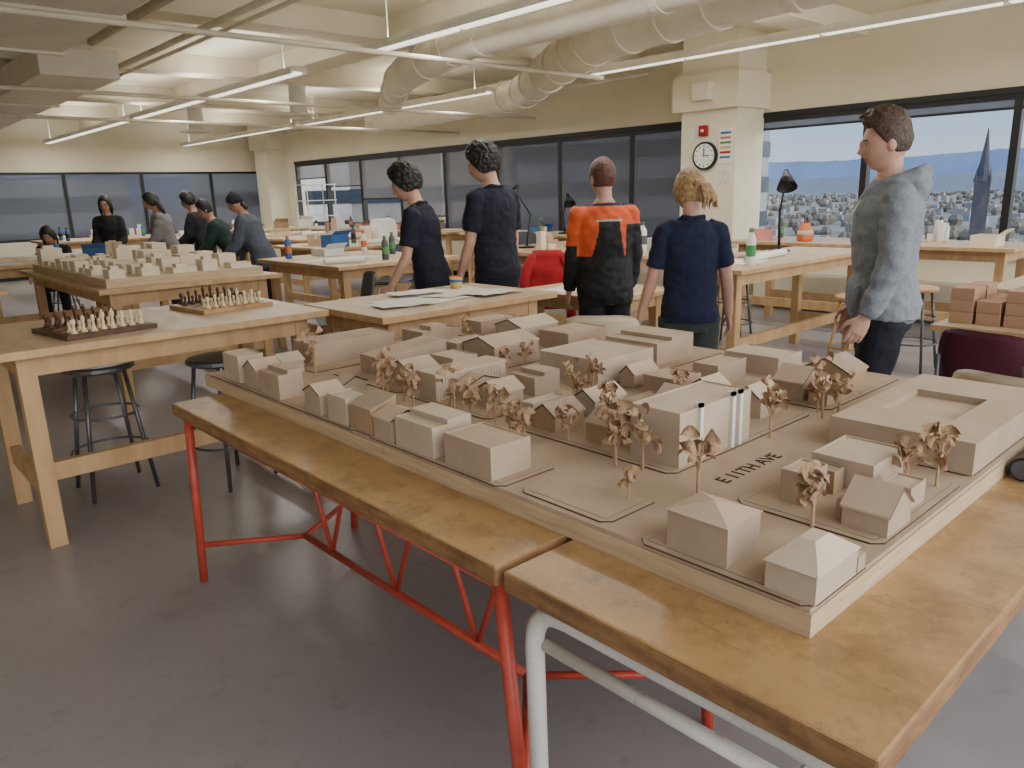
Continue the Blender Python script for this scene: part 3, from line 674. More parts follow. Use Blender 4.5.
for z in(.28,.53,.78):
    m=MB();m.box(-.27,.27,-.22,.22,z,z+.012);m.obj('shelf','whitepl',e)
M['blk']=wood('block_wood',(184,144,114),(166,126,96),stretch=(3,1,3),rough=.7)
bp=None;rnd=random.Random(3)
for ly in range(3):
    for i in range(7):
        for j in range(2):
            if ly==2 and i in(1,5):continue
            loc=(4.40+j*.19,1.32-i*.125,.75+ly*.0605)
            if bp is None:
                m=MB();m.box(-.085,.085,-.055,.055,0,.06);bp=tag(m.obj('wood_block','blk',loc=loc,bevel=.003),'sawn reddish wooden block in a stacked pile','wood block',group='stacked wooden blocks')
            else:dup(bp,loc,rz=rnd.uniform(-.03,.03))
tb=thing('storage_tube','black drawing tube lying against the site model','tube',(2.08,.46,.781))
m=MB();m.cyl((0,0,0),(.5,0,0),.03,n=20);m.obj('tube_body','black',tb)
m=MB();m.cyl((-.006,0,0),(0,0,0),.024,n=20);m.obj('end_cap','greyfab',tb)
bpk=thing('backpack','dark grey backpack standing on the floor','backpack',(3.42,3.3,0))
m=MB();m.loft([(V((0,0,.0)),V((.16,0,0)),V((0,.1,0))),(V((0,0,.1)),V((.19,0,0)),V((0,.13,0))),(V((0,0,.32)),V((.16,0,0)),V((0,.11,0))),(V((0,0,.42)),V((.06,0,0)),V((0,.05,0)))],16);m.obj('bag_body','greyfab',bpk,smooth=True)
m=MB();m.tube([(-.04,0,.41),(-.03,0,.46),(.03,0,.46),(.04,0,.41)],.008,8);m.obj('handle','black',bpk,smooth=True)

# ---------------------------------------------------------------- people
def smooth01(a,b,x):
    t=max(0,min(1,(x-a)/(b-a)));return t*t*(3-2*t)
def remesh(m,voxel,smooth=3,disp=None):
    bmesh.ops.recalc_face_normals(m.bm,faces=m.bm.faces[:])
    me=bpy.data.meshes.new('tmp');m.bm.to_mesh(me);m.bm.free();ob=bpy.data.objects.new('tmp',me);COL.objects.link(ob)
    r=ob.modifiers.new('r','REMESH');r.mode='VOXEL';r.voxel_size=voxel;r.use_smooth_shade=True
    s=ob.modifiers.new('s','SMOOTH');s.iterations=smooth;s.factor=.5
    dg=bpy.context.evaluated_depsgraph_get();out=bpy.data.meshes.new_from_object(ob.evaluated_get(dg));bpy.data.objects.remove(ob)
    if disp:
        ns=[v.normal.copy() for v in out.vertices]
        for v,n in zip(out.vertices,ns):v.co=v.co+n*disp(v.co)
    return out
def headpt(d):
    x,y,z=d;px,py,pz=x*.077,y*.097,z*.118
    if z<0:
        k=-z;px*=1-.30*k**1.6
        if y<0:py*=1-.42*k
        else:py+=.012*k**3*y
    if y>0:
        ax=abs(px)
        py+=.026*math.exp(-(px/.011)**2)*math.exp(-((pz+.026)/.014)**2)+.013*math.exp(-(px/.009)**2)*math.exp(-((pz-.004)/.02)**2)
        py-=.009*math.exp(-((ax-.032)/.014)**2-((pz-.002)/.011)**2)
        py+=.004*math.exp(-((pz-.022)/.008)**2)*(1 if ax<.05 else 0)
        py+=.006*math.exp(-(px/.02)**2)*(math.exp(-((pz+.055)/.005)**2)+math.exp(-((pz+.066)/.006)**2))
        py+=.007*math.exp(-(px/.018)**2)*math.exp(-((pz+.098)/.012)**2)
    return V((px,py,pz))
def sphere_dirs(n,mm):
    return [[V((math.sin(math.pi*j/mm)*math.cos(2*math.pi*i/n),math.sin(math.pi*j/mm)*math.sin(2*math.pi*i/n),math.cos(math.pi*j/mm))) for i in range(n)] for j in range(1,mm)]
def gridmesh(m,f,n=56,mm=40):
    top=m.bm.verts.new(f(V((0,0,1))));bot=m.bm.verts.new(f(V((0,0,-1))));R=[[m.bm.verts.new(f(d)) for d in r] for r in sphere_dirs(n,mm)]
    for i in range(n):
        m.face((top,R[0][i],R[0][(i+1)%n]));m.face((bot,R[-1][(i+1)%n],R[-1][i]))
    for a,b in zip(R,R[1:]):
        for i in range(n):m.face((a[i],b[i],b[(i+1)%n],a[(i+1)%n]))
def person(x,y,rz,H,label,shirt,pants,skin,hair,style='short',lean=0.,arms=None,head=(0,0),fem=False,sleeve='short',near=False,feet=((-.1,.0),(.1,.0)),seated=False,extra=None,z0=0):
    S=H/1.8;e=thing('person',label,'person',(x,y,z0),math.radians(rz))
    vx=.0050 if near else .009;vc=.007 if near else .013
    W=.9 if fem else 1.
    ln=math.radians(lean);hipz=.93 if not seated else .50
    dz=hipz-.93
    def T(p):
        p=V(p);t=smooth01(.92,1.25,p.z);a=ln*t;c,s=math.cos(a),math.sin(a);yy=p.y;zz=p.z-.95
        return V((p.x,yy*c+zz*s,zz*c-yy*s+.95+dz))*S
    def sec(z,w,d,yc,o=0.,os=None):
        c=T((0,yc,z));a=ln*smooth01(.92,1.25,z)
        return (c,V((w*W+o,0,0))*S,V((0,math.cos(a),-math.sin(a)))*(d+o)*S)
    TS=[(.84,.145,.10,0),(.90,.162,.115,-.008),(.96,.165,.118,-.008),(1.04,.152,.105,.0),(1.12,.14,.096,.004),(1.2,.148,.1,.004),(1.30,.166,.112,.0),(1.38,.176,.112,-.004),(1.44,.165,.095,-.008),(1.485,.12,.075,-.01),(1.515,.078,.062,-.008),(1.545,.058,.056,-.002)]
    if fem:TS=[(z,w*(1.06 if z<1 else (.9 if z<1.25 else .93)),d*(1. if z<1.25 else 1.05),c) for z,w,d,c in TS]
    sh=[T((s*.172*W,-.008,1.435)) for s in(-1,1)]
    arms=arms or (((5,6),(18,2)),((5,6),(18,2)))
    def dirv(s,a):
        p,o=math.radians(a[0]),math.radians(a[1]);return V((s*math.sin(o),math.sin(p)*math.cos(o),-math.cos(p)*math.cos(o)))
    AR=[]
    for i,s in enumerate((-1,1)):
        ua=dirv(s,arms[i][0]);fa=dirv(s,arms[i][1]);el=sh[i]+ua*.285*S;wr=el+fa*.245*S;AR.append((s,sh[i],ua,el,fa,wr))
    LG=[]
    for i,s in enumerate((-1,1)):
        hp=V((s*.088,0,hipz))*S;fx,fy=feet[i]
        if seated:kn=V((s*.12,.42,.50))*S;an=V((s*.12,.40+fy,.085))*S
        else:an=V((fx,fy,.085))*S;kn=(hp+an)*.5+V((0,.03,.02))*S
        LG.append((s,hp,kn,an))
    nb=T((0,-.004,1.53));hy,hpch=head
    R=Matrix.Rotation(math.radians(hy),4,'Z')@Matrix.Rotation(math.radians(hpch)-ln*.5,4,'X')
    hc=nb+(R@V((0,.012,.150)))*S
    HM=Matrix.Translation(hc)@R@Matrix.Scale(S*(1.04 if near else 1.),4)
    HI=HM.inverted()
    m=MB();m.loft([sec(*t) for t in TS],24)
    gridmesh(m,lambda d:HM@headpt(d),64 if near else 40,48 if near else 30)
    for s in(-1,1):m.ell((s*.079,-.008,-.008),(.009,.019,.031),10,8,mat=HM)
    m.tube([T((0,-.008,1.48)),nb,hc-(R@V((0,.02,.05)))*S],[.060*S,.053*S,.049*S],16,round_=True)
    for s,a,ua,el,fa,wr in AR:
        m.tube([a,a+ua*.1*S,el-ua*.05*S,el,el+fa*.07*S,wr],[.05*S,.048*S,.041*S,.038*S,.039*S,.026*S],14,round_=True)
        n=V((-s,0,0));n=(n-fa*n.dot(fa)).normalized();t=fa.cross(n).normalized()
        if t.y<0:t=-t
        p0=wr;pe=wr+fa*.092*S
        m.loft([(p0,t*.026*S,n*.018*S),(p0+fa*.03*S,t*.036*S,n*.017*S),(p0+fa*.07*S,t*.041*S,n*.015*S),(pe,t*.038*S,n*.011*S)],14)
        for k in range(4):
            b=pe-fa*.008*S+t*(.031-.0205*k)*S;Lk=(.072,.08,.075,.058)[k]*S;c1=.35+.08*k;r=.0082*S
            d1=(fa*math.cos(c1*.5)+n*math.sin(c1*.5)).normalized();d2=(fa*math.cos(c1*1.3)+n*math.sin(c1*1.3)).normalized();d3=(fa*math.cos(c1*2)+n*math.sin(c1*2)).normalized()
            q1=b+d1*Lk*.45;q2=q1+d2*Lk*.32;q3=q2+d3*Lk*.23;m.tube([b-fa*.02*S,b,q1,q2,q3],[r,r*1.05,r,r*.92,r*.75],8,round_=True)
        b=p0+fa*.028*S+t*.026*S;d1=(fa*.7+t*.7+n*.25).normalized();d2=(fa*.95+t*.25+n*.35).normalized()
        m.tube([b,b+d1*.04*S,b+d1*.04*S+d2*.034*S],[.013*S,.0105*S,.0085*S],8,round_=True)
    for s,hp,kn,an in LG:
        m.tube([hp,hp+(kn-hp)*.5,kn,kn+(an-kn)*.35,an],[.085*S,.072*S,.052*S,.053*S,.036*S],14,round_=True)
        m.tube([an+V((0,-.03,-.045))*S,an+V((0,.06,-.04))*S,an+V((0,.14,-.055))*S],[.034*S,.036*S,.025*S],12,round_=True)
    me=remesh(m,vx,2)
    for p in me.polygons:
        q=HI@p.center
        p.material_index=1 if (abs(q.x)<.022 and q.y>.07 and abs(q.z+.0605)<.0105*(1-(q.x/.024)**2)) else 0
    mkobj('body',me,[skin,'lips'],e,smooth=True)
    for s in(-1,1):
        m=MB();m.ell((s*.031,.0725,.002),(.0115,.0115,.0065),12,8,mat=HM)
        m.ell((s*.031,.0823,.002),(.0048,.0028,.0046),8,6,1,mat=HM);m.obj('eye',['eyewhite','eyedark'],e,smooth=True)
    m=MB()
    for s in(-1,1):m.tube([HM@V((s*.016,.095,.020)),HM@V((s*.032,.093,.025)),HM@V((s*.048,.080,.021))],[.0022*S,.0032*S,.0018*S],6)
    m.obj('eyebrows',hair if style!='beanie' else 'hair_black',e,smooth=True)
    def wr_(amp,f=(7,7,16)):
        return lambda p:amp*noise.noise(V((p.x*f[0]+x,p.y*f[1]+y,p.z*f[2])))+amp*.5*noise.noise(V((p.x*25+y,p.y*25,p.z*30)))
    m=MB();m.loft([(T((0,yc,z)),V((w*W+.014,0,0))*S,V((0,d+.014,0))*S) for z,w,d,yc in TS if z<1.05],24)
    for s,hp,kn,an in LG:
        m.tube([hp,hp+(kn-hp)*.5,kn,kn+(an-kn)*.5,an+V((0,0,-.02))*S],[.102*S,.09*S,.07*S,.064*S,.058*S],16)
    mkobj('trousers',remesh(m,vc,3,wr_(.006)),pants,e,smooth=True)
    for s,hp,kn,an in LG:
        m=MB();b=an.copy();b.z=0
        m.loft([(b+V((0,-.07,.035))*S,V((.03,0,0))*S,V((0,0,.033))*S),(b+V((0,-.04,.05))*S,V((.042,0,0))*S,V((0,0,.05))*S),(b+V((0,.04,.045))*S,V((.044,0,0))*S,V((0,0,.045))*S),(b+V((0,.13,.033))*S,V((.048,0,0))*S,V((0,0,.033))*S),(b+V((0,.19,.025))*S,V((.03,0,0))*S,V((0,0,.022))*S)],14)
        m.obj('shoe','darkmetal',e,smooth=True)
    m=MB();hem={'short':.86,'hood':.90}.get(sleeve,.84);o=.022 if sleeve=='short' else .034
    secs=[]
    for z,w,d,yc in TS:
        if z<hem:continue
        oo=o if z<1.4 else (o*.85 if z<1.5 else .013)
        if z>1.53:continue
        ww=max(w,.155) if z<1.3 else w
        secs.append(sec(z,ww,d,yc,oo))
    m.loft(secs,28)
    for s,a,ua,el,fa,wr in AR:
        hi=T((s*.10*W,-.008,1.475))
        if sleeve=='short':
            m.tube([hi,a+V((0,0,.004))*S,a+ua*.06*S,a+ua*.14*S,a+ua*.215*S],[.05*S,.066*S,.069*S,.066*S,.066*S],18)
            m.ell(a,(.068*S,)*3,16,12)
        else:
            m.ell(a,(.074*S,)*3,16,12)
            m.tube([hi,a,a+ua*.06*S,a+ua*.16*S,el-ua*.02*S,el+fa*.06*S,el+fa*.13*S,wr-fa*.04*S,wr-fa*.005*S],[.052*S,.07*S,.074*S,.068*S,.064*S,.063*S,.056*S,.05*S,.038*S],18)
    if sleeve=='hood':
        c=T((0,-.10,1.475));m.ell((0,0,0),(.135*S,.07*S,.085*S),18,12,mat=Matrix.Translation(c)@Matrix.Rotation(.5,4,'X'))
        m.tube([T((-.10,-.09,1.525)),T((-.088,.03,1.505)),T((-.04,.085,1.465)),T((0,.105,1.44)),T((.04,.085,1.465)),T((.088,.03,1.505)),T((.10,-.09,1.525)),T((0,-.15,1.545)),T((-.10,-.09,1.525))],[.034*S,.028*S,.022*S,.02*S,.022*S,.028*S,.034*S,.034*S,.034*S],12,round_=True)
        m.loft([sec(.88,.160,.114,-.004,.014),sec(.90,.162,.116,-.004,.022),sec(.92,.162,.116,-.004,.016)],28)
        m.ell((0,0,0),(.13*S,.02*S,.09*S),16,10,mat=Matrix.Translation(T((0,.135,1.0))))
    me=remesh(m,vc,2,wr_(.011 if sleeve!='short' else .009))
    mats=[shirt]
    if extra=='orange':
        mats=[shirt,'jk_black','jk_grey']
        for p in me.polygons:
            q=p.center/S;mi=0
            if q.z<1.17:mi=1
            if abs(q.x)<.07+.22*(1.36-q.z)*(q.z<1.36) and q.z<1.40 and q.y<.02:mi=1
            if abs(q.x)>.2 and q.z<1.24:mi=1
            if q.x>.12 and q.z<1.38:mi=1
            if 1.40<=q.z<1.412 and abs(q.x)<.09 and q.y<0:mi=2
            if q.z>1.5:mi=1
            p.material_index=mi
    mkobj({'short':'polo_shirt','hood':'hoodie'}.get(sleeve,'jacket'),me,mats,e,smooth=True)
    if sleeve=='hood':
        for s in(-1,1):
            m=MB();m.tube([T((s*.03,.12,1.44)),T((s*.035,.155,1.38)),T((s*.03,.158,1.30))],.0035*S,6);m.obj('drawstring','whitepl',e,smooth=True)
    if sleeve=='short':
        m=MB();m.tube([T((0,-.082,1.515)),T((.062,-.055,1.525)),T((.072,.01,1.505)),T((.04,.06,1.47)),T((0,.085,1.44)),T((-.04,.06,1.47)),T((-.072,.01,1.505)),T((-.062,-.055,1.525)),T((0,-.082,1.515))],.014*S,8)
        m.obj('collar',shirt,e,smooth=True)
    thick={'short':.016,'quiff':.014,'curly':.026,'shortback':.012,'long':.018,'pony':.012,'beanie':.013,'bob':.022}[style];am={'curly':.014,'short':.005,'quiff':.005,'shortback':.004,'long':.004,'pony':.006,'beanie':.0015,'bob':.006}[style]
    def hp_(d):
        p=headpt(d)
        if d.y>0: p.y=min(p.y,d.y*.097)
        ang=math.atan2(d.y,abs(d.x))
        fr=smooth01(-.2,1.1,ang)
        line=-.52+(.62+.52)*fr
        if style=='quiff':line=-.40+(.60+.40)*smooth01(-.45,1.0,ang)
        if style=='beanie':line=-.25+(.34+.25)*fr
        if style in('long','bob','pony'):line=-.6+1.2*smooth01(.1,1.2,ang)
        k=smooth01(line-.06,line+.08,d.z)
        t=thick*(1+.9*max(0,d.z)*(1 if style in('short','curly') else .3))
        if style in('shortback','short','quiff'):t*=.55+.75*max(0,d.z)
        if style=='quiff':t+=.030*smooth01(.35,.95,d.z)*(.55+.45*smooth01(-.3,.6,d.y))
        nn=noise.noise(d*(9 if style=='curly' else 14)+V((x,y,0)))+.5*noise.noise(d*22)
        if style in('short','shortback','quiff'):nn=noise.noise(V((d.x*20,d.y*6,d.z*8))+V((x,y,0)))
        if style=='beanie':nn=math.sin(math.atan2(d.y,d.x)*40)*.8
        off=-.016+(t+.016+am*nn)*k
        q=V((d.x*.8,d.y,d.z)).normalized();p=p+q*off
        return HM@p
    m=MB();gridmesh(m,hp_,72 if near else 48,50 if near else 34)
    if style in('curly','quiff'):
        rr=random.Random(int(x*100));cu=style=='curly'
        for k in range(110 if cu else 110):
            d=V((rr.gauss(0,.7),rr.gauss(0,1)-(.3 if cu else -.1),rr.gauss(.5,.8) if cu else rr.gauss(1.3,.4))).normalized()
            ang=math.atan2(d.y,abs(d.x));line=(-.40+1.02*smooth01(-.2,1.1,ang)) if cu else .62
            if d.z<line+.08:continue
            p=headpt(d)
            if d.y>0:p.y=min(p.y,d.y*.097)
            if cu:
                p=p+d*(.02+.018*max(0,d.z));r=rr.uniform(.009,.015);m.ell(p,(r,r,r),8,6,mat=HM)
            else:
                p=p+d*(.022);t=V((rr.uniform(-.3,.3),.5,.8)).normalized();m.tube([HM@p,HM@(p+t*.018),HM@(p+t*.030+V((0,.008,0)))],[.009*S,.007*S,.004*S],6)
    if style=='long':
        for s in(-1,0,1):
            m.tube([HM@V((s*.045,-.05,.03)),HM@V((s*.06,-.075,-.06)),HM@V((s*.06,-.085,-.16)),HM@V((s*.05,-.085,-.26)),HM@V((s*.03,-.08,-.33))],[.035*S,.042*S,.04*S,.03*S,.012*S],10,round_=True,sq=.7)
    if style=='bob':
        for s in(-1,1):
            m.tube([HM@V((s*.065,-.0,.03)),HM@V((s*.08,-.01,-.06)),HM@V((s*.075,-.0,-.15))],[.028*S,.03*S,.015*S],10,round_=True)
        m.tube([HM@V((0,-.06,.03)),HM@V((0,-.085,-.06)),HM@V((0,-.08,-.15))],[.06*S,.06*S,.035*S],12,round_=True,sq=.6)
    if style=='pony':
        m.ell((0,-.105,.02),(.028,.026,.028),12,8,mat=HM)
        rr=random.Random(5)
        for k in range(9):
            a=k*.7;m.tube([HM@V((0,-.11,.02)),HM@V((.02*math.cos(a)+.03,-.14,.01)),HM@V((.035*math.cos(a)+.055,-.14+.02*math.sin(a),-.06)),HM@V((.05*math.cos(a)+.06,-.12+.02*math.sin(a),-.12-.01*rr.random()))],[.012*S,.014*S,.011*S,.003*S],8,round_=True)
        for k in range(24):
            d=V((rr.gauss(0,1),rr.gauss(-.5,1),rr.gauss(.4,.7))).normalized()
            if d.y>.3:continue
            p=headpt(d)+d*.012;t=V((rr.uniform(-1,1),-.5,rr.uniform(-.8,.4))).normalized();m.tube([HM@p,HM@(p+t*.02)],[.008*S,.003*S],6)
    if style=='beanie':m.ell((0,-.02,.125),(.03,.03,.02),12,8,mat=HM)
    mkobj('hair' if style!='beanie' else 'beanie',remesh(m,.005 if near else .009,1),hair,e,smooth=True)
    if style=='beanie':
        m=MB();m.tube([HM@V((0,-.07,-.06)),HM@V((0,-.08,-.09))],[.05*S,.04*S],10,round_=True,sq=.5);m.obj('hair','hair_black',e,smooth=True)
    return e,HM
def skinm(name,c):
    m=pm(name,c,tuple(int(v*.93) for v in c),scale=12,rough=.5);b=m.node_tree.nodes['Principled BSDF'];b.inputs['Subsurface Weight'].default_value=.08;b.inputs['Subsurface Radius'].default_value=(.01,.004,.002);return m
M['skin1']=skinm('skin_light',(210,164,142));M['skin2']=skinm('skin_tan',(184,138,112));M['lips']=pm('lips',(182,116,104),(172,106,96),rough=.45)
M['eyewhite']=pm('eye_white',(212,204,198),(206,198,192),rough=.2);M['eyedark']=pm('iris',(50,34,26),(36,26,20),rough=.2)
M['hair_black']=pm('hair_black',(26,20,18),(16,12,12),scale=60,rough=.5,bump=.6,bscale=90)
M['hair_brown']=pm('hair_brown',(84,60,46),(56,40,30),scale=60,rough=.5,bump=.6,bscale=90)
M['hair_auburn']=pm('hair_auburn',(104,64,46),(78,48,34),scale=60,rough=.5,bump=.6,bscale=90)
M['hair_blond']=pm('hair_blond',(186,154,110),(142,112,76),scale=60,rough=.5,bump=.7,bscale=80)
M['navy']=pm('navy_cotton',(26,34,66),(20,27,54),scale=30,rough=.9,bump=.2,bscale=60)
M['navyd']=pm('dark_navy_cotton',(24,28,46),(18,21,36),scale=30,rough=.9,bump=.2,bscale=60)
M['hoodg']=pm('heather_grey_fleece',(138,144,152),(124,130,138),scale=90,rough=.95,bump=.2,bscale=60)
M['jk_orange']=pm('orange_softshell',(228,96,44),(216,86,38),scale=20,rough=.7,bump=.2);M['jk_black']=pm('black_softshell',(26,26,30),(20,20,24),scale=20,rough=.7);M['jk_grey']=pm('grey_piping',(180,180,184),(170,170,174))
M['tr_dark']=pm('black_trousers',(28,30,42),(20,22,32),scale=20,rough=.85,bump=.2);M['tr_green']=pm('dark_olive_trousers',(58,66,62),(48,56,54),scale=20,rough=.85)
M['greysw']=pm('grey_sweater',(128,124,124),(116,112,112),scale=60,rough=.95);M['blackt']=pm('black_knit',(30,28,32),(22,20,24),scale=40,rough=.9)
M['dkgreen']=pm('dark_green_cloth',(30,52,46),(24,44,38),scale=40,rough=.9);M['slate']=pm('slate_grey_cloth',(84,90,102),(74,80,92),scale=40,rough=.9);M['bean']=pm('black_beanie_knit',(42,44,52),(32,34,42),scale=60,rough=.95)
person(3.58,1.42,34,1.75,'young man in a grey hoodie and dark trousers looking sideways','hoodg','tr_dark','skin1','hair_brown','quiff',2,(((2,9),(22,-4)),((2,12),(16,-2))),(-2,-5),sleeve='hood',near=True,feet=((-.1,.05),(.1,-.05)))
person(3.40,2.34,-45,1.56,'person in a navy polo shirt with tied-back blond hair','navy','tr_green','skin1','hair_blond','pony',2,(((5,14),(12,15)),((4,14),(14,8))),(15,-8),fem=True,near=True)
person(3.68,3.17,-35,1.65,'person in an orange and black jacket seen from behind','jk_orange','tr_dark','skin1','hair_auburn','shortback',2,(((6,7),(22,4)),((6,8),(24,0))),(15,-4),sleeve='long',near=True,extra='orange')
person(3.56,4.06,5,1.79,'tall young man in a navy polo looking down at the table','navyd','tr_dark','skin1','hair_black','curly',3,(((6,8),(22,4)),((4,10),(12,2))),(25,-14),near=True)
person(3.20,4.34,35,1.68,'young man in a dark navy polo leaning over the table','navyd','tr_dark','skin1','hair_black','curly',10,(((8,8),(30,4)),((4,8),(20,2))),(5,-16),near=True)
person(3.70,8.12,45,1.60,'person in a dark beanie and slate shirt bending over the model','slate','tr_dark','skin2','bean','beanie',20,(((16,8),(45,4)),((16,8),(45,4))),(0,-16),sleeve='long')
person(3.86,9.28,60,1.54,'person in dark green top bent over a table','dkgreen','tr_dark','skin2','hair_black','short',26,(((20,8),(50,4)),((20,8),(50,4))),(10,-10),sleeve='long')
person(4.02,10.6,50,1.60,'person in black with short dark hair leaning forward','blackt','tr_dark','skin2','hair_black','curly',12,(((16,8),(50,4)),((16,8),(50,4))),(0,-10),sleeve='long')
person(3.42,10.2,70,1.62,'person with long black hair in a grey sweater','greysw','tr_dark','skin2','hair_black','long',10,(((16,8),(50,4)),((16,8),(50,4))),(0,-15),fem=True,sleeve='long')
e,HM=person(3.12,11.55,150,1.58,'person with shoulder-length black hair and glasses facing the room','blackt','tr_dark','skin2','hair_black','bob',4,(((10,8),(60,-4)),((10,8),(60,-4))),(0,-8),fem=True,sleeve='long')
m=MB()
for s in(-1,1):
    m.tube([HM@V((s*.031+.022*math.cos(t*math.pi/8),.098,.002+.018*math.sin(t*math.pi/8))) for t in range(17)],.0025,6)
    m.tube([HM@V((s*.053,.098,.006)),HM@V((s*.082,.05,.008)),HM@V((s*.084,-.01,.004))],.002,5)
m.tube([HM@V((-.01,.1,.004)),HM@V((.01,.1,.004))],.002,5)
m.obj('glasses','black',e,smooth=True)
stool(2.45,11.6,.42,'low stool holding a seated student','pine','steel')
person(2.45,11.55,150,1.68,'seated person with black hair bent low over a table','blackt','tr_dark','skin2','hair_black','bob',20,(((20,10),(70,4)),((20,10),(70,4))),(0,-22),fem=True,sleeve='long',seated=True)

# ---------------------------------------------------------------- outside
M['ground']=pm('distant_ground',(158,154,146),(138,136,130),scale=.03,rough=1)  # paled ground, distance haze is put into the colour
M['hill']=pm('blue_mountains',(120,144,182),(106,130,170),scale=.002,rough=1);M['hill2']=pm('near_hills',(130,142,156),(118,130,144),scale=.004,rough=1)  # ridge blues carry the distance haze in the colour
M['bl1']=pm('city_wall_tan',(186,174,162),(166,154,144),scale=.2,rough=.9);M['bl2']=pm('city_wall_grey',(160,164,170),(138,144,152),scale=.2,rough=.9);M['bl3']=pm('city_trees',(130,124,112),(110,106,98),scale=.5,rough=1)  # city tones lightened to hold distance haze in the colour
M['steeple']=pm('steeple_stone',(96,96,104),(84,84,94),scale=.3,rough=.9);M['bwhite']=pm('white_facade',(222,222,218),(210,210,206),scale=.2,rough=.8);M['bglass']=pm('facade_windows',(60,70,84),(50,60,74),scale=.2,rough=.3)
GZ=-26
m=MB();m.box(20,6000,-2500,5000,GZ-1,GZ);o=m.obj('ground_plain','ground');tag(o,'distant flat city ground','ground',kind='stuff')
def ridge(name,dist,hh,seed,mt,zb):
    m=MB();pr=None
    for i in range(321):
        a=math.radians(-20+i*.4);r=dist;i_=i*.5;q=noise.noise(V((i_*.045+seed,0,0)))+.5*noise.noise(V((i_*.12+seed,3,0)))+.22*noise.noise(V((i_*.4+seed,9,0)))+.1*noise.noise(V((i_*1.3+seed,9,0)))
        h=hh*(1+.45*q);x,y=math.cos(a)*r,math.sin(a)*r
        cur=[m.bm.verts.new((x*.9,y*.9,zb)),m.bm.verts.new((x*.96,y*.96,zb+(h-zb)*.6)),m.bm.verts.new((x,y,h)),m.bm.verts.new((x*1.1,y*1.1,zb))]
        if pr:
            for k in range(3):m.face((pr[k],cur[k],cur[k+1],pr[k+1]))
        pr=cur
    tag(m.obj(name,mt,smooth=True),'hazy blue mountain ridge on the horizon' if 'mount' in name else 'low wooded hills beyond the city','hills',kind='stuff')
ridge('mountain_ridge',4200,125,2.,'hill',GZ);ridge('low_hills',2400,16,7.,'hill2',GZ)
m=MB();rnd=random.Random(21)
for i in range(4200):
    a=math.radians(rnd.uniform(-10,100));r=150+1900*rnd.random()**1.05;x,y=math.cos(a)*r,math.sin(a)*r
    if rnd.random()<.36:
        w=rnd.uniform(3,9);d=rnd.uniform(3,8);h=rnd.uniform(3,7);m.box(x-w/2,x+w/2,y-d/2,y+d/2,GZ,GZ+h,rnd.choice((0,1)))
    else:
        s=rnd.uniform(1.2,3.)
        for q in range(3):
            xx=x+rnd.uniform(-5,5);yy=y+rnd.uniform(-5,5);m.loft([(V((xx,yy,GZ)),V((s*.9,0,0)),V((0,s*.9,0))),(V((xx,yy,GZ+s*1.3)),V((s*1.2,0,0)),V((0,s*1.2,0))),(V((xx,yy,GZ+s*2.2)),V((s*.4,0,0)),V((0,s*.4,0)))],5,2)
tag(m.obj('distant_city',['bl1','bl2','bl3']),'distant low houses and winter trees across the city','city',kind='stuff')
ch=thing('church','distant dark stone church with a tall pointed steeple','church',(144.5,43.2,GZ),.3)
m=MB();m.box(-1.15,1.15,-1.15,1.15,0,27);m.obj('tower','steeple',ch)
m=MB();m.loft([(V((0,0,27)),V((1.4,0,0)),V((0,1.4,0))),(V((0,0,30)),V((.7,0,0)),V((0,.7,0))),(V((0,0,35.5)),V((.05,0,0)),V((0,.05,0)))],8)
m.obj('spire','steeple',ch)
for (a,b) in((-1.,-1.),(1.,-1.),(-1.,1.),(1.,1.)):
    m=MB();m.cyl((a,b,26.5),(a,b,29),.25,.03,n=6);m.obj('pinnacle','steeple',ch)
m=MB();m.box(0,12,-4,4,0,12)
v=[m.bm.verts.new(p) for p in((0,-4,12),(12,-4,12),(12,4,12),(0,4,12),(0,0,16),(12,0,16))];m.face((v[0],v[1],v[5],v[4]));m.face((v[2],v[3],v[4],v[5]));m.face((v[0],v[4],v[3]));m.face((v[1],v[2],v[5]));m.obj('nave','steeple',ch)
def tower(x,y,w,d,top,mt,lab,rz=0):
    e=thing('office_building',lab,'building',(x,y,GZ),rz);m=MB();m.box(-w,w,-d,d,0,top-GZ);m.obj('facade',mt,e)
    m=MB();z=3
    while z<top-GZ-2:
        m.box(-w-.1,w+.1,-d-.1,d+.1,z,z+1.5);z+=3.4
    m.obj('window_band','bglass',e)
tower(64,50,8,10,8,'bl2','grey mid-rise office building with ribbon windows',.2)
tower(50,66,6,7,6,'bl1','tan office building with ribbon windows',.1)
tower(44,88,8,8,5,'bwhite','white office building seen through the far windows',.1)
tower(14,95,12,7,4,'bl2','grey office building beyond the far windows',.0)

# ---------------------------------------------------------------- light
w=bpy.data.worlds.new('world');bpy.context.scene.world=w;w.use_nodes=True;nt=w.node_tree;L=nt.links
bg=nt.nodes['Background'];tc=nt.nodes.new('ShaderNodeTexCoord');sx=nt.nodes.new('ShaderNodeSeparateXYZ');L.new(tc.outputs['Generated'],sx.inputs[0])
r=nt.nodes.new('ShaderNodeValToRGB');els=r.color_ramp.elements
els[0].position=.0;els[0].color=(.6,.57,.53,1);els[1].position=.48;els[1].color=(.68,.66,.62,1)
for p_,c_ in((.503,(.80,.92,1.05,1)),(.55,(.50,.74,1.08,1)),(.7,(.30,.54,1.0,1)),(1.,(.36,.52,.88,1))):
    q=els.new(p_);q.color=c_
mr=nt.nodes.new('ShaderNodeMapRange');mr.inputs['From Min'].default_value=-1;mr.inputs['From Max'].default_value=1;L.new(sx.outputs['Z'],mr.inputs['Value']);L.new(mr.outputs[0],r.inputs['Fac'])
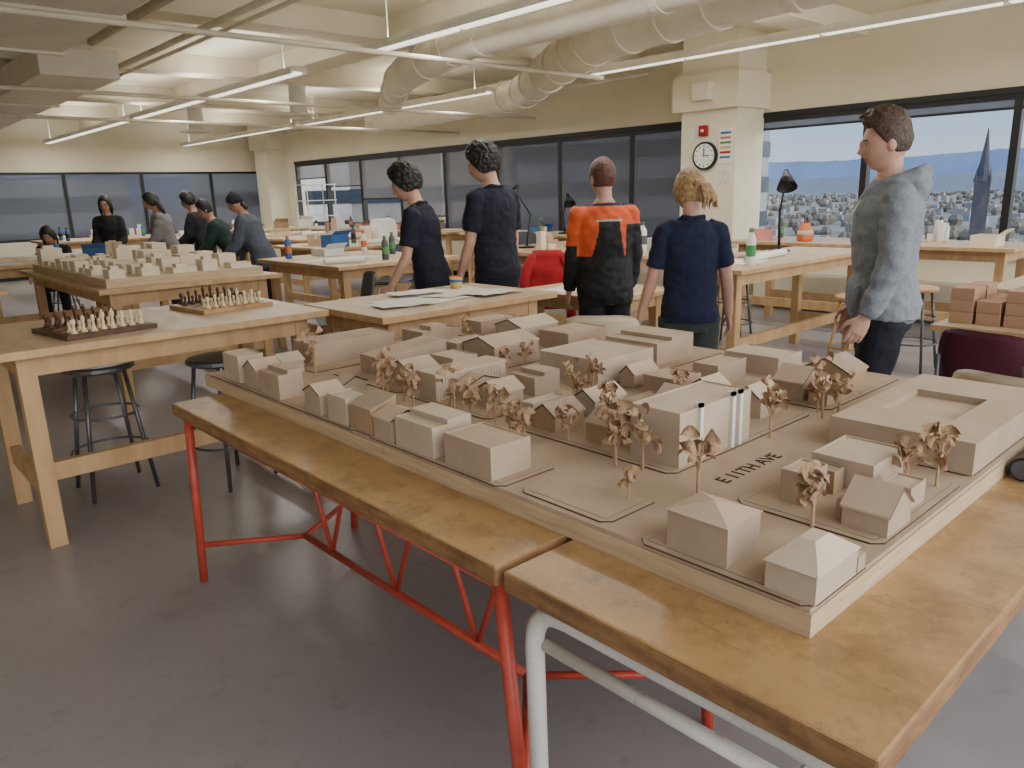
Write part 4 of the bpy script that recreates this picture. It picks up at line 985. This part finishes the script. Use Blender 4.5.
dp=nt.nodes.new('ShaderNodeVectorMath');dp.operation='DOT_PRODUCT';dp.inputs[1].default_value=(.3,-.94,.15);L.new(tc.outputs['Generated'],dp.inputs[0])
m2=nt.nodes.new('ShaderNodeMapRange');m2.interpolation_type='SMOOTHSTEP';m2.inputs['From Min'].default_value=.25;m2.inputs['From Max'].default_value=.95;L.new(dp.outputs['Value'],m2.inputs['Value'])
mx=nt.nodes.new('ShaderNodeMixRGB');mx.inputs[2].default_value=(4.1,4.1,4.0,1);L.new(m2.outputs[0],mx.inputs[0]);L.new(r.outputs[0],mx.inputs[1])
L.new(mx.outputs[0],bg.inputs['Color']);bg.inputs['Strength'].default_value=1.
def alight(name,loc,sx_,sy_,e,c=(1,.985,.96),rot=(0,0,0)):
    l=bpy.data.lights.new(name,'AREA');l.shape='RECTANGLE';l.size=sx_;l.size_y=sy_;l.energy=e;l.color=c
    o=bpy.data.objects.new(name,l);o.location=loc;o.rotation_euler=rot;COL.objects.link(o);return o
for (x,y0,y1) in ROWS:
    alight('fixture_downlight',(x,(y0+y1)/2,LZ-.005),.1,y1-y0-.1,52*(y1-y0)/5)
    alight('ceiling_fill_uplight',(x,(y0+y1)/2,LZ+.08),.1,y1-y0-.1,26*(y1-y0)/5,rot=(math.pi,0,0))  # upward fill light, added to brighten the ceiling

# ---------------------------------------------------------------- camera
cd=bpy.data.cameras.new('camera');cd.sensor_width=36;cd.lens=762/1024*36;cd.clip_end=10000;cd.clip_start=.02
co=bpy.data.objects.new('camera',cd);COL.objects.link(co);bpy.context.scene.camera=co
yaw=math.radians(42.1);p=math.radians(14.1);a=math.radians(1.7)
F=V((math.sin(yaw)*math.cos(p),math.cos(yaw)*math.cos(p),-math.sin(p)));U0=V((math.sin(yaw)*math.sin(p),math.cos(yaw)*math.sin(p),math.cos(p)));R0=V((math.cos(yaw),-math.sin(yaw),0))
Rr=R0*math.cos(a)-U0*math.sin(a);Ur=U0*math.cos(a)+R0*math.sin(a)
mt=Matrix((Rr,Ur,-F)).transposed().to_4x4();mt.translation=V((0,0,1.47));co.matrix_world=mt
